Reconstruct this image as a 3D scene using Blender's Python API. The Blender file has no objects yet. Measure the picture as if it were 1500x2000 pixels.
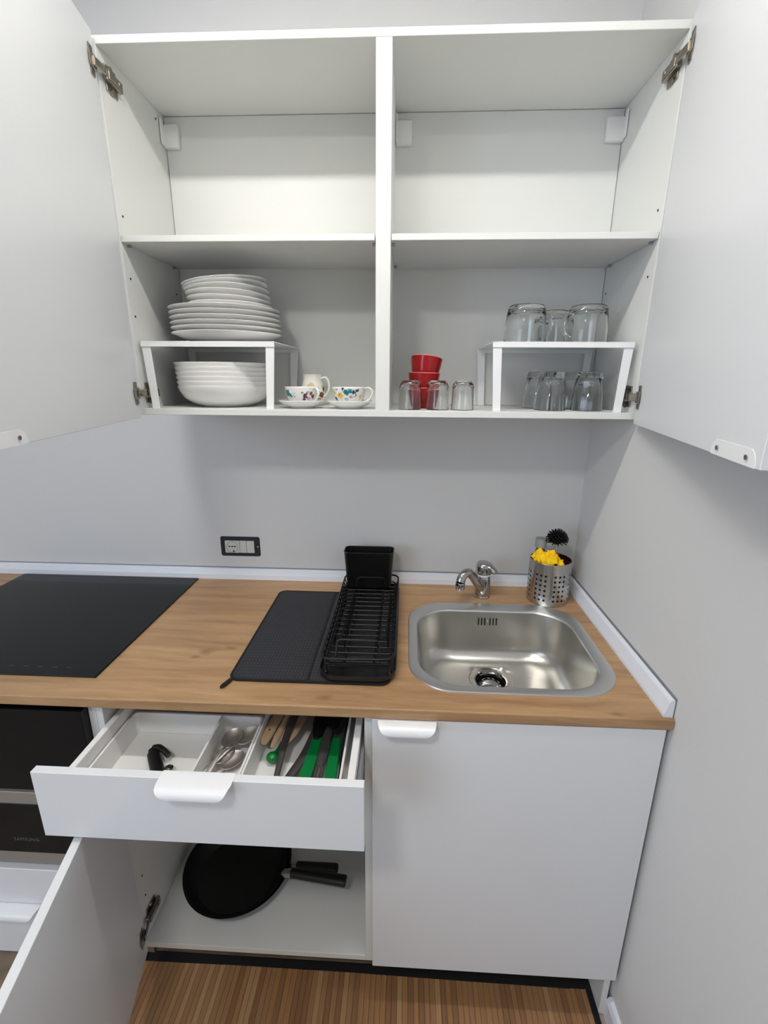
import bpy, bmesh, math, random
from mathutils import Vector, Matrix, noise
random.seed(7)
S = bpy.context.scene
C = S.collection
PI = math.pi

# ------------------------------------------------------------------ camera
cam = bpy.data.cameras.new('camera')
co = bpy.data.objects.new('camera', cam); C.objects.link(co)
yaw, pit, rol, F = 0.0460, -0.2774, 0.0065, 918.65
fw = Vector((-math.sin(yaw)*math.cos(pit), math.cos(yaw)*math.cos(pit), math.sin(pit)))
r0 = Vector((math.cos(yaw), math.sin(yaw), 0)); u0 = r0.cross(fw)
rr = math.cos(rol)*r0+math.sin(rol)*u0; uu = -math.sin(rol)*r0+math.cos(rol)*u0
M = Matrix((rr, uu, -fw)).transposed().to_4x4(); M.translation = Vector((0.0582, -1.4309, 1.5534))
co.matrix_world = M
cam.sensor_fit = 'HORIZONTAL'; cam.sensor_width = 36; cam.lens = F*36/1500; cam.clip_start = .01
S.camera = co
# ------------------------------------------------------------------ world, light, exposure
w = bpy.data.worlds.new('world'); S.world = w; w.use_nodes = True
bg = w.node_tree.nodes['Background']; bg.inputs[0].default_value = (.93, .96, 1.0, 1); bg.inputs[1].default_value = .38
def area(name, loc, target, sx, sy, power, col):
    l = bpy.data.lights.new(name, 'AREA'); l.shape = 'RECTANGLE'; l.size = sx; l.size_y = sy; l.energy = power; l.color = col
    o = bpy.data.objects.new(name, l); C.objects.link(o); o.location = loc
    o.rotation_euler = (Vector(target)-Vector(loc)).to_track_quat('-Z', 'Y').to_euler(); return o
area('window_daylight', (-2.3, -3.1, 1.7), (-.2, -.6, .9), 1.4, 1.5, 27, (.66, .79, 1))
S.view_settings.view_transform = 'Standard'; S.view_settings.look = 'None'
S.view_settings.exposure = 0.0; S.view_settings.gamma = 1; S.view_settings.use_curve_mapping = False

# ------------------------------------------------------------------ materials
def lin(r, g, b):
    f = lambda c: (c/255/12.92 if c/255 <= .04045 else ((c/255+.055)/1.055)**2.4)
    return (f(r), f(g), f(b), 1)
def nodes(name):
    m = bpy.data.materials.new(name); m.use_nodes = True
    nt = m.node_tree; return m, nt, nt.nodes['Principled BSDF']
def mat(name, col, rough=.5, metal=0, bump=None, **kw):
    m, nt, p = nodes(name)
    p.inputs['Base Color'].default_value = lin(*col); p.inputs['Roughness'].default_value = rough; p.inputs['Metallic'].default_value = metal
    for k, v in kw.items(): p.inputs[k.replace('_', ' ')].default_value = v
    tc = nt.nodes.new('ShaderNodeTexCoord'); n = nt.nodes.new('ShaderNodeTexNoise')
    nt.links.new(tc.outputs['Object'], n.inputs['Vector'])
    if bump:
        n.inputs['Scale'].default_value = bump[0]; n.inputs['Detail'].default_value = 3
        b = nt.nodes.new('ShaderNodeBump'); b.inputs['Strength'].default_value = bump[1]; b.inputs['Distance'].default_value = .001
        nt.links.new(n.outputs['Fac'], b.inputs['Height']); nt.links.new(b.outputs[0], p.inputs['Normal'])
    else:
        n.inputs['Scale'].default_value = 9
        mr = nt.nodes.new('ShaderNodeMapRange'); mr.inputs[3].default_value = rough*.93; mr.inputs[4].default_value = min(1, rough*1.07)
        nt.links.new(n.outputs['Fac'], mr.inputs[0]); nt.links.new(mr.outputs[0], p.inputs['Roughness'])
    return m
WHITE = mat('white_laminate', (223, 224, 221), .42, bump=(420, .10))
FRONT = mat('white_front', (224, 226, 228), .38, bump=(420, .10))
EDGE = mat('white_edge_band', (238, 238, 237), .35)
STEELW = mat('white_lacquered_steel', (238, 239, 240), .32)
PLASTW = mat('white_plastic', (236, 236, 234), .4)
PAINT = mat('wall_paint', (214, 214, 213), .85, bump=(160, .25))
CEIL = mat('ceiling_paint', (225, 225, 223), .9, bump=(120, .2))
UPST = mat('upstand_white', (226, 230, 238), .4)
SEAL = mat('grey_sealant', (125, 128, 134), .8)
GREYST = mat('grey_runner_steel', (165, 166, 166), .45, .4)
INSIDE = mat('drawer_side_grey', (205, 206, 198), .5)
HINGE = mat('nickel_hinge', (150, 143, 134), .28, 1)
CHROME = mat('chrome', (184, 182, 182), .08, 1)
BGLASS = mat('black_glass', (11, 13, 15), .12, Specular_IOR_Level=.18)
BLACKP = mat('black_plastic', (13, 13, 14), .42)
BWIRE = mat('black_coated_wire', (13, 13, 14), .42, Specular_IOR_Level=.35)
PANM = mat('black_nonstick', (8, 8, 9), .38)
PANH = mat('black_pan_handle', (10, 10, 11), .45)
BLKFAB = mat('black_fabric_binding', (14, 14, 16), .9, bump=(900, .4))
CERAM = mat('white_ceramic', (232, 232, 230), .12)
REDC = mat('red_ceramic', (150, 10, 18), .15)
REDRIM = mat('red_ceramic_rim', (226, 120, 118), .2)
YEL = mat('yellow_cloth', (250, 205, 10), .9, bump=(500, .5))
SPONGE = mat('orange_red_sponge', (214, 52, 20), .9)
DKRED = mat('dark_red_insert', (58, 8, 16), .6)
GREEN = mat('green_plastic', (0, 120, 58), .35)
GREYPL = mat('dark_grey_nylon', (62, 59, 58), .45)
CUTL = mat('dull_steel_cutlery', (205, 201, 196), .5, 1)
WOODSP = mat('beech_utensil', (200, 170, 138), .6, bump=(90, .3))
DARK = mat('black_hole', (6, 6, 6), .8)
PLASTER = mat('dark_wall_box', (44, 45, 50), .9, bump=(200, .8))
SOCK = mat('socket_white', (205, 205, 200), .4)
STRIPG = mat('grey_oven_trim', (150, 143, 136), .4, .3)
OVTEXT = mat('oven_lettering', (88, 88, 88), .5)
KICK = mat('brown_plinth', (118, 102, 82), .7)
BRIST = mat('black_bristles', (12, 12, 13), .6)
CLEARP = mat('clear_plastic', (225, 230, 228), .1, Transmission_Weight=.8)
SOAP = mat('bottle_liquid', (150, 128, 110), .15, Transmission_Weight=.6)
BCAP = mat('grey_bottle_cap', (150, 152, 148), .4)

def glass_mat():
    m, nt, p = nodes('clear_glass')
    p.inputs['Base Color'].default_value = (.97, .985, .98, 1); p.inputs['Roughness'].default_value = .0
    p.inputs['IOR'].default_value = 1.45; p.inputs['Transmission Weight'].default_value = 1
    return m
GLASS = glass_mat()
def steel(name, rough, col=(176, 174, 170), scale=(3, 260, 60)):
    m, nt, p = nodes(name)
    p.inputs['Base Color'].default_value = lin(*col); p.inputs['Metallic'].default_value = 1; p.inputs['Roughness'].default_value = rough
    tc = nt.nodes.new('ShaderNodeTexCoord'); mp = nt.nodes.new('ShaderNodeMapping'); mp.inputs['Scale'].default_value = scale
    n = nt.nodes.new('ShaderNodeTexNoise'); n.inputs['Scale'].default_value = 4; n.inputs['Detail'].default_value = 4
    nt.links.new(tc.outputs['Object'], mp.inputs[0]); nt.links.new(mp.outputs[0], n.inputs[0])
    mr = nt.nodes.new('ShaderNodeMapRange'); mr.inputs[3].default_value = rough*.8; mr.inputs[4].default_value = rough*1.2
    nt.links.new(n.outputs['Fac'], mr.inputs[0]); nt.links.new(mr.outputs[0], p.inputs['Roughness'])
    b = nt.nodes.new('ShaderNodeBump'); b.inputs['Strength'].default_value = .04; b.inputs['Distance'].default_value = .0005
    nt.links.new(n.outputs['Fac'], b.inputs['Height']); nt.links.new(b.outputs[0], p.inputs['Normal'])
    return m
STEEL = steel('brushed_steel', .30, (204, 202, 197))
STEELF = steel('brushed_steel_flange', .36, (214, 214, 213))
STEELC = steel('satin_steel_holder', .26, (190, 188, 184), (300, 300, 4))

def oak():
    m, nt, p = nodes('oak_laminate')
    p.inputs['Roughness'].default_value = .42
    L = nt.links.new; N = nt.nodes.new
    tc = N('ShaderNodeTexCoord')
    # slow warp so the grain wanders
    mp0 = N('ShaderNodeMapping'); mp0.inputs['Scale'].default_value = (2.2, 7, 7); L(tc.outputs['Object'], mp0.inputs[0])
    wn = N('ShaderNodeTexNoise'); wn.inputs['Scale'].default_value = 1.4; wn.inputs['Detail'].default_value = 3; L(mp0.outputs[0], wn.inputs[0])
    sc = N('ShaderNodeVectorMath'); sc.operation = 'SCALE'; sc.inputs['Scale'].default_value = .055; L(wn.outputs['Color'], sc.inputs[0])
    ad = N('ShaderNodeVectorMath'); L(tc.outputs['Object'], ad.inputs[0]); L(sc.outputs[0], ad.inputs[1])
    mp = N('ShaderNodeMapping'); mp.inputs['Scale'].default_value = (2.4, 38, 38); L(ad.outputs[0], mp.inputs[0])
    n1 = N('ShaderNodeTexNoise'); n1.inputs['Scale'].default_value = 1; n1.inputs['Detail'].default_value = 7; n1.inputs['Roughness'].default_value = .62; L(mp.outputs[0], n1.inputs[0])
    mp2 = N('ShaderNodeMapping'); mp2.inputs['Scale'].default_value = (12, 420, 420); L(ad.outputs[0], mp2.inputs[0])
    n2 = N('ShaderNodeTexNoise'); n2.inputs['Scale'].default_value = 1; n2.inputs['Detail'].default_value = 3; L(mp2.outputs[0], n2.inputs[0])
    cr = N('ShaderNodeValToRGB'); e = cr.color_ramp.elements
    e[0].position = .30; e[0].color = lin(148, 112, 78); e[1].position = .74; e[1].color = lin(188, 153, 112)
    x = e.new(.5); x.color = lin(171, 135, 96)
    L(n1.outputs['Fac'], cr.inputs[0])
    mr = N('ShaderNodeMapRange'); mr.inputs[1].default_value = .3; mr.inputs[2].default_value = .7; mr.inputs[3].default_value = .92; mr.inputs[4].default_value = 1.04
    L(n2.outputs['Fac'], mr.inputs[0])
    mx = N('ShaderNodeMix'); mx.data_type = 'RGBA'; mx.blend_type = 'MULTIPLY'; mx.inputs[0].default_value = 1
    L(cr.outputs[0], mx.inputs[6]); L(mr.outputs[0], mx.inputs[7])
    out = mx.outputs[2]
    for (kx, ky, s) in ((-.415, -.44, .012), (-.36, -.425, .009), (-.43, -.46, .008), (-.10, -.60, .01), (.49, -.60, .008)):
        vs = N('ShaderNodeVectorMath'); vs.operation = 'SUBTRACT'; L(ad.outputs[0], vs.inputs[0]); vs.inputs[1].default_value = (kx+.027, ky+.027, .935)
        vm = N('ShaderNodeVectorMath'); vm.operation = 'MULTIPLY'; vm.inputs[1].default_value = (.45, 1, 0); L(vs.outputs[0], vm.inputs[0])
        vl = N('ShaderNodeVectorMath'); vl.operation = 'LENGTH'; L(vm.outputs[0], vl.inputs[0])
        r = N('ShaderNodeMapRange'); r.inputs[1].default_value = 0; r.inputs[2].default_value = s; r.inputs[3].default_value = .75; r.inputs[4].default_value = 0
        L(vl.outputs['Value'], r.inputs[0])
        k = N('ShaderNodeMix'); k.data_type = 'RGBA'; L(r.outputs[0], k.inputs[0]); L(out, k.inputs[6]); k.inputs[7].default_value = lin(118, 82, 50); out = k.outputs[2]
    L(out, p.inputs['Base Color'])
    b = N('ShaderNodeBump'); b.inputs['Strength'].default_value = .12; b.inputs['Distance'].default_value = .0006; L(n2.outputs['Fac'], b.inputs['Height']); L(b.outputs[0], p.inputs['Normal'])
    return m
OAK = oak()
def bamboo(name, c1, c2):
    m, nt, p = nodes(name); p.inputs['Roughness'].default_value = .5
    L = nt.links.new; N = nt.nodes.new; tc = N('ShaderNodeTexCoord'); oi = N('ShaderNodeObjectInfo')
    ad = N('ShaderNodeVectorMath'); L(tc.outputs['Object'], ad.inputs[0]); L(oi.outputs['Random'], ad.inputs[1])
    mp = N('ShaderNodeMapping'); mp.inputs['Scale'].default_value = (420, 7, 60); L(ad.outputs[0], mp.inputs[0])
    n = N('ShaderNodeTexNoise'); n.inputs['Scale'].default_value = 1; n.inputs['Detail'].default_value = 3; L(mp.outputs[0], n.inputs[0])
    cr = N('ShaderNodeValToRGB'); e = cr.color_ramp.elements; e[0].position = .3; e[0].color = lin(*c1); e[1].position = .7; e[1].color = lin(*c2)
    L(n.outputs['Fac'], cr.inputs[0]); L(cr.outputs[0], p.inputs['Base Color']); return m
BAMS = [bamboo('bamboo_tan', (146, 108, 74), (168, 127, 88)), bamboo('bamboo_brown', (128, 92, 61), (150, 110, 75)),
        bamboo('bamboo_pale', (162, 126, 88), (184, 146, 104)), bamboo('bamboo_honey', (150, 108, 69), (172, 129, 84))]
def floor_mat():
    m, nt, p = nodes('beige_floor'); p.inputs['Roughness'].default_value = .5
    L = nt.links.new; N = nt.nodes.new; tc = N('ShaderNodeTexCoord')
    n = N('ShaderNodeTexNoise'); n.inputs['Scale'].default_value = 14; n.inputs['Detail'].default_value = 5; L(tc.outputs['Object'], n.inputs[0])
    cr = N('ShaderNodeValToRGB'); e = cr.color_ramp.elements; e[0].position = .3; e[0].color = lin(150, 130, 110); e[1].position = .7; e[1].color = lin(190, 172, 152)
    L(n.outputs['Fac'], cr.inputs[0]); L(cr.outputs[0], p.inputs['Base Color']); return m
FLOORM = floor_mat()
def mat_fabric():
    m, nt, p = nodes('charcoal_microfibre'); p.inputs['Roughness'].default_value = .95; p.inputs['Base Color'].default_value = lin(44, 45, 50)
    L = nt.links.new; N = nt.nodes.new; tc = N('ShaderNodeTexCoord')
    v = N('ShaderNodeTexWave'); v.inputs['Scale'].default_value = 40; v.inputs['Distortion'].default_value = 0; v.bands_direction = 'X'; L(tc.outputs['Object'], v.inputs[0])
    v2 = N('ShaderNodeTexWave'); v2.inputs['Scale'].default_value = 26; v2.bands_direction = 'Y'; L(tc.outputs['Object'], v2.inputs[0])
    a = N('ShaderNodeMath'); a.operation = 'MULTIPLY'; L(v.outputs['Fac'], a.inputs[0]); L(v2.outputs['Fac'], a.inputs[1])
    b = N('ShaderNodeBump'); b.inputs['Strength'].default_value = .7; b.inputs['Distance'].default_value = .0015; L(a.outputs[0], b.inputs['Height']); L(b.outputs[0], p.inputs['Normal'])
    cr = N('ShaderNodeValToRGB'); e = cr.color_ramp.elements; e[0].color = lin(38, 39, 43); e[1].color = lin(52, 53, 58); L(a.outputs[0], cr.inputs[0]); L(cr.outputs[0], p.inputs['Base Color'])
    return m
MATF = mat_fabric()
def floral(name, blobs, base=(236, 236, 232)):
    # printed flowers: blobs are (x, y, z, radius, colour) in object space with wobbly edges
    m, nt, p = nodes(name); p.inputs['Roughness'].default_value = .12
    L = nt.links.new; N = nt.nodes.new; tc = N('ShaderNodeTexCoord')
    n = N('ShaderNodeTexNoise'); n.inputs['Scale'].default_value = 190; n.inputs['Detail'].default_value = 2; L(tc.outputs['Object'], n.inputs[0])
    sb = N('ShaderNodeVectorMath'); sb.operation = 'SUBTRACT'; sb.inputs[1].default_value = (.5, .5, .5); L(n.outputs['Color'], sb.inputs[0])
    sc = N('ShaderNodeVectorMath'); sc.operation = 'SCALE'; sc.inputs['Scale'].default_value = .016; L(sb.outputs[0], sc.inputs[0])
    ad = N('ShaderNodeVectorMath'); L(tc.outputs['Object'], ad.inputs[0]); L(sc.outputs[0], ad.inputs[1])
    out = None
    for (x, y, z, r, c) in blobs:
        d = N('ShaderNodeVectorMath'); d.operation = 'DISTANCE'; L(ad.outputs[0], d.inputs[0]); d.inputs[1].default_value = (x, y, z)
        g = N('ShaderNodeMapRange'); g.inputs[1].default_value = r*.85; g.inputs[2].default_value = r; g.inputs[3].default_value = 1; g.inputs[4].default_value = 0; L(d.outputs['Value'], g.inputs[0])
        k = N('ShaderNodeMix'); k.data_type = 'RGBA'; L(g.outputs[0], k.inputs[0])
        if out: L(out, k.inputs[6])
        else: k.inputs[6].default_value = lin(*base)
        k.inputs[7].default_value = lin(*c); out = k.outputs[2]
    L(out, p.inputs['Base Color']); return m

# ------------------------------------------------------------------ mesh helpers (world coordinates)
def box(bm, x0, x1, y0, y1, z0, z1, bev=.0008, seg=1):
    v = [bm.verts.new((x, y, z)) for z in (z0, z1) for y in (y0, y1) for x in (x0, x1)]
    fs = [bm.faces.new([v[i] for i in q]) for q in ((0, 2, 3, 1), (4, 5, 7, 6), (0, 1, 5, 4), (2, 6, 7, 3), (0, 4, 6, 2), (1, 3, 7, 5))]
    if bev:
        es = list({e for f in fs for e in f.edges})
        bmesh.ops.bevel(bm, geom=es, offset=bev, segments=seg, affect='EDGES', profile=.5)
    return bm
def BX(*a, **k): return box(bmesh.new(), *a, **k)
def loft(bm, loops, closed=True, cap0=False, cap1=False):
    R = [[bm.verts.new(p) for p in l] for l in loops]
    n = len(R[0])
    for a, b in zip(R, R[1:]):
        for i in range(n if closed else n-1):
            j = (i+1) % n; bm.faces.new((a[i], a[j], b[j], b[i]))
    if cap0: bm.faces.new(list(reversed(R[0])))
    if cap1: bm.faces.new(R[-1])
    return bm
def circ(cx, cy, z, r, n=48, ax=None):
    return [(cx+r*math.cos(2*PI*i/n), cy+r*math.sin(2*PI*i/n), z) for i in range(n)]
def lathe(prof, cx=0, cy=0, cz=0, n=48, cap0=True, cap1=True):
    return loft(bmesh.new(), [circ(cx, cy, cz+z, max(r, 1e-4), n) for r, z in prof], cap0=cap0, cap1=cap1)
def rrect(cx, cy, hx, hy, r, z, n=96):
    # rounded rectangle, n points, evenly by quadrant
    pts = []; q = n//4
    for k, (sx, sy) in enumerate(((1, 1), (-1, 1), (-1, -1), (1, -1))):
        for i in range(q):
            a = PI/2*k + PI/2*(i/(q-1))
            pts.append((cx+sx*(hx-r)+r*math.cos(a), cy+sy*(hy-r)+r*math.sin(a), z))
    return pts
def rrect_ang(cx, cy, hx, hy, r, z, n=144):
    out = []
    for i in range(n):
        a = 2*PI*i/n; c, s_ = abs(math.cos(a)), abs(math.sin(a))
        t = min(hx/c if c > 1e-9 else 9e9, hy/s_ if s_ > 1e-9 else 9e9)
        px, py = t*c, t*s_; kx, ky = hx-r, hy-r
        if px > kx and py > ky:
            b_ = c*kx+s_*ky; q = b_*b_-(kx*kx+ky*ky-r*r); t = b_+math.sqrt(max(q, 0))
        out.append((cx+t*math.cos(a), cy+t*math.sin(a), z))
    return out
def smooth_path(pts, k=6, closed=False):
    P = [Vector(p) for p in pts]; n = len(P); out = []
    rng = range(n if closed else n-1)
    for i in rng:
        p1, p2 = P[i], P[(i+1) % n]
        p0 = P[i-1] if (closed or i > 0) else p1; p3 = P[(i+2) % n] if (closed or i+2 < n) else p2
        for j in range(k):
            t = j/k
            out.append(.5*((2*p1)+(-p0+p2)*t+(2*p0-5*p1+4*p2-p3)*t*t+(-p0+3*p1-3*p2+p3)*t**3))
    if not closed: out.append(P[-1])
    return out
def tube(bm, pts, r, n=8, closed=False, sq=None):
    P = [Vector(p) for p in pts]; rs = r if isinstance(r, (list, tuple)) else [r]*len(P)
    loops = []; up = None; m = len(P)
    for i, p in enumerate(P):
        if closed: t = (P[(i+1) % m]-P[i-1])
        else: t = (P[min(i+1, m-1)]-P[max(i-1, 0)])
        t.normalize()
        if up is None:
            up = t.orthogonal().normalized() if sq is None else (Vector(sq)-t*Vector(sq).dot(t)).normalized()
        up = (up-t*up.dot(t)).normalized(); s = t.cross(up)
        rx, ry = (rs[i] if isinstance(rs[i], tuple) else (rs[i], rs[i]))
        loops.append([p+up*ry*math.cos(2*PI*k/n)+s*rx*math.sin(2*PI*k/n) for k in range(n)])
    if closed: loops.append(loops[0])
    loft(bm, loops, cap0=not closed, cap1=not closed)
    return bm
def rnd_poly(pts, r, k=4):
    # closed polyline with rounded corners
    out = []; n = len(pts); P = [Vector(p) for p in pts]
    for i in range(n):
        a, b, c = P[i-1], P[i], P[(i+1) % n]
        d1 = (a-b).normalized(); d2 = (c-b).normalized(); rr = min(r, (a-b).length*.45, (c-b).length*.45)
        s, e = b+d1*rr, b+d2*rr
        for j in range(k+1):
            t = j/k; out.append((1-t)**2*s+2*t*(1-t)*b+t*t*e)
    return out
def open_poly(pts, r, k=4):
    P = [Vector(p) for p in pts]; out = [P[0]]
    for i in range(1, len(P)-1):
        a, b, c = P[i-1], P[i], P[i+1]; d1 = (a-b).normalized(); d2 = (c-b).normalized(); rr = min(r, (a-b).length*.45, (c-b).length*.45)
        for j in range(k+1):
            t = j/k; out.append((1-t)**2*(b+d1*rr)+2*t*(1-t)*b+t*t*(b+d2*rr))
    return out+[P[-1]]
def prism(bm, pts, z0, z1, bev=0):
    b = [bm.verts.new((x, y, z0)) for x, y in pts]; t = [bm.verts.new((x, y, z1)) for x, y in pts]
    n = len(pts)
    f = [bm.faces.new(list(reversed(b))), bm.faces.new(t)]
    for i in range(n): bm.faces.new((b[i], b[(i+1) % n], t[(i+1) % n], t[i]))
    if bev: bmesh.ops.bevel(bm, geom=list(f[1].edges)+list(f[0].edges), offset=bev, segments=2, affect='EDGES')
    return bm
def world_loc(o):
    v = Vector()
    while o: v = v+o.location; o = o.parent
    return v
def obj(name, bm, m, parent=None, smooth=False, local=False, mods=()):
    """one mesh object; vertices are given in world coordinates and moved under the parent"""
    bmesh.ops.recalc_face_normals(bm, faces=bm.faces[:])
    if parent is not None and not local:
        o0 = world_loc(parent)
        for v in bm.verts: v.co -= o0
    me = bpy.data.meshes.new(name); bm.to_mesh(me); bm.free()
    for mm in (m if isinstance(m, (list, tuple)) else (m,)): me.materials.append(mm)
    if smooth:
        me.polygons.foreach_set('use_smooth', [True]*len(me.polygons)); me.set_sharp_from_angle(angle=math.radians(38))
    o = bpy.data.objects.new(name, me); C.objects.link(o)
    if parent: o.parent = parent
    return o
def thing(name, label, cat, loc=(0, 0, 0), group=None):
    o = bpy.data.objects.new(name, None); C.objects.link(o); o.location = loc; o.empty_display_size = .03
    o['label'] = label; o['category'] = cat
    if group: o['group'] = group
    return o
def tag(o, label, cat, group=None):
    o['label'] = label; o['category'] = cat
    if group: o['group'] = group
    return o
def recenter(o):
    me = o.data; c = Vector((sum(v.co.x for v in me.vertices), sum(v.co.y for v in me.vertices), 0))/len(me.vertices); c.z = min(v.co.z for v in me.vertices)
    me.transform(Matrix.Translation(-c)); o.location = c; return o
def struct(name, bm, m, **k):
    o = obj(name, bm, m, **k); o['kind'] = 'structure'; return o
def dup(root, loc, label, rot=None):
    r = root.copy(); C.objects.link(r); r.location = loc; r['label'] = label
    if rot is not None: r.rotation_euler = rot
    for ch in root.children:
        c = ch.copy(); C.objects.link(c); c.parent = r
        for g in ch.children:
            d = g.copy(); C.objects.link(d); d.parent = c
    return r

# ------------------------------------------------------------------ numbers
ZW, WT = 1.4639, 2.2139          # upper cabinet bottom / top
ZC, TC = .9079, .0252            # worktop top, thickness
YC, YD = -.6239, -.6203          # worktop front, base door front
T = .0148; XI = .6-T; YF = -.288; YB = -.012
ZS, TS = 1.8414, .0132
XR = .601

# ------------------------------------------------------------------ room
struct('wall_back', BX(-3.2, .75, 0, .12, 0, 2.5, bev=0), PAINT)
struct('wall_right', BX(XR, .75, -4.2, 0, 0, 2.5, bev=0), PAINT)
struct('ceiling', BX(-3.2, .75, -4.2, .12, 2.5, 2.6, bev=0), CEIL)
fl = BX(-3.2, .75, -4.2, .12, -.1, 0, bev=0)
struct('floor', fl, FLOORM)
def skirt_profile(bm, pts, a, b, axis):
    # extrude profile pts (d, z) along axis from a to b; d measured out of the wall
    mk = (lambda t, d, z: (t, -d, z)) if axis == 'x' else (lambda t, d, z: (XR-d, t, z))
    A = [bm.verts.new(mk(a, d, z)) for d, z in pts]; B = [bm.verts.new(mk(b, d, z)) for d, z in pts]
    n = len(pts); bm.faces.new(A); bm.faces.new(list(reversed(B)))
    for i in range(n): bm.faces.new((A[i], A[(i+1) % n], B[(i+1) % n], B[i]))
    return bm
struct('baseboard_right', skirt_profile(bmesh.new(), ((0, 0), (.014, 0), (.014, .052), (.009, .064), (0, .066)), -4.0, -.603, 'y'), UPST)
up = ((0, ZC), (.0155, ZC), (.0155, ZC+.016), (.011, ZC+.033), (.009, ZC+.036), (.0025, ZC+.0365), (.0025, ZC+.033), (0, ZC+.033))
struct('trim_1', skirt_profile(bmesh.new(), up, -1.6, XR-.0165, 'x'), UPST)
up2 = ((.0035, ZC), (.021, ZC), (.021, ZC+.006), (.013, ZC+.034), (.010, ZC+.0385), (.0045, ZC+.039), (.0035, ZC+.036))
struct('trim_2', skirt_profile(bmesh.new(), up2, YC+.007, -.0005, 'y'), UPST)
struct('trim_3', skirt_profile(bmesh.new(), ((0, ZC+.033), (.0024, ZC+.033), (.0024, ZC+.0385), (0, ZC+.0385)), -1.6, XR-.004, 'x'), SEAL)
struct('trim_4', skirt_profile(bmesh.new(), ((0, ZC+.002), (.0034, ZC+.002), (.0034, ZC+.042), (0, ZC+.042)), YC+.008, -.003, 'y'), SEAL)

# ------------------------------------------------------------------ worktop with a cut-out for the sink
SX, SY, SHX, SHY = .309, -.3555, .236, .2095        # sink flange centre / half sizes
def worktop():
    bm = bmesh.new(); x0, x1, y0, y1 = -1.6, .5985, YC, -.003
    o = [bm.verts.new(p) for p in ((x0, y0, ZC), (x1, y0, ZC), (x1, y1, ZC), (x0, y1, ZC))]
    h = [bm.verts.new(p) for p in rrect(SX, SY, SHX-.012, SHY-.012, .10, ZC, 48)]
    es = [bm.edges.new((o[i], o[(i+1) % 4])) for i in range(4)]
    es += [bm.edges.new((h[i], h[(i+1) % 48])) for i in range(48)]
    bmesh.ops.remove_doubles(bm, verts=h, dist=1e-6)
    bmesh.ops.triangle_fill(bm, edges=[e for e in bm.edges], use_beauty=True)
    r = bmesh.ops.extrude_face_region(bm, geom=bm.faces[:])
    for g in r['geom']:
        if isinstance(g, bmesh.types.BMVert): g.co.z -= TC
    fe = [e for e in bm.edges if all(abs(v.co.y-YC) < 1e-6 for v in e.verts) and abs(e.verts[0].co.z-e.verts[1].co.z) < 1e-6]
    bmesh.ops.bevel(bm, geom=fe, offset=.004, segments=4, affect='EDGES', profile=.5)
    return bm
wt = tag(obj('worktop', worktop(), OAK), 'long oak-look laminate worktop running under the hob, drying mat and sink', 'worktop')

# ------------------------------------------------------------------ bar handle hooked over an edge
def edge_handle(L, outx=1, thick=.0016):
    """local: x along, z away from the edge towards the panel (negative = beyond), y outwards.
       inner screw plate behind (y=-.0165), over the edge (z=0.001), lip forward and down"""
    prof = []       # (y, z, halfwidth)
    h = L/2; pt = .0168
    prof += [(-pt-.0002, .021, h-.014), (-pt-.0002, .0175, h-.007), (-pt-.0002, .012, h-.003), (-pt-.0002, .003, h), (-pt-.0002, -.0004, h), (-pt+.0006, -.0006, h), (0, -.0006, h), (.010, -.0006, h), (.018, -.0010, h-.0015), (.025, .0005, h-.003), (.029, .005, h-.006), (.0305, .010, h-.0105), (.0308, .0135, h-.016), (.0305, .016, h-.024)]
    bm = bmesh.new(); nx = 12; n_ = len(prof)
    def nrm(k):
        a_, b_ = prof[max(k-1, 0)], prof[min(k+1, n_-1)]; t_ = Vector((b_[0]-a_[0], b_[1]-a_[1])).normalized(); return Vector((t_[1], -t_[0]))
    outer = [[bm.verts.new((hw*(2*i/nx-1), y, z)) for i in range(nx+1)] for y, z, hw in prof]
    inner = [[bm.verts.new((hw*(2*i/nx-1), y-nrm(k)[0]*thick, z-nrm(k)[1]*thick)) for i in range(nx+1)] for k, (y, z, hw) in enumerate(prof)]
    for g in (outer, inner):
        for a, b in zip(g, g[1:]):
            for i in range(nx): bm.faces.new((a[i], a[i+1], b[i+1], b[i]))
    for a, b in zip(range(n_-1), range(1, n_)):
        for e_ in (0, nx): bm.faces.new((outer[a][e_], outer[b][e_], inner[b][e_], inner[a][e_]))
    for e_ in (0, n_-1):
        for i in range(nx): bm.faces.new((outer[e_][i], outer[e_][i+1], inner[e_][i+1], inner[e_][i]))
    return bm
def xform(bm, m):
    bm.transform(m); return bm
def screw_bm(pos, axis, r=.0032):
    bm = bmesh.new(); bmesh.ops.create_cone(bm, cap_ends=True, segments=16, radius1=r, radius2=r*.8, depth=.0016)
    q = Vector((0, 0, 1)).rotation_difference(Vector(axis)); bm.transform(Matrix.Translation(pos) @ q.to_matrix().to_4x4()); return bm

# ------------------------------------------------------------------ upper cabinet
uc = thing('wall_cabinet', 'white double-door wall cabinet with both doors open above the worktop', 'cabinet', (0, 0, ZW))
def P(name, bm, m, parent, **k): return obj(name, bm, m, parent, **k)
y1 = -.001
P('side_panel', BX(-.6, -XI, YF, y1, ZW, WT), WHITE, uc); P('side_panel', BX(XI, .6, YF, y1, ZW, WT), WHITE, uc)
P('top_panel', BX(-XI, XI, YF, y1, WT-T, WT), WHITE, uc)
P('bottom_panel', BX(-XI, XI, YF, y1, ZW, ZW+T), WHITE, uc)
P('divider', BX(-.0165, .0165, YF+.0006, YB, ZW+T, WT-T), WHITE, uc)
P('shelf', BX(-XI+.001, -.0185, -.2869, YB-.002, ZS, ZS+TS), WHITE, uc)
P('shelf', BX(.0185, XI-.001, -.2869, YB-.002, ZS, ZS+TS), WHITE, uc)
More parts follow.
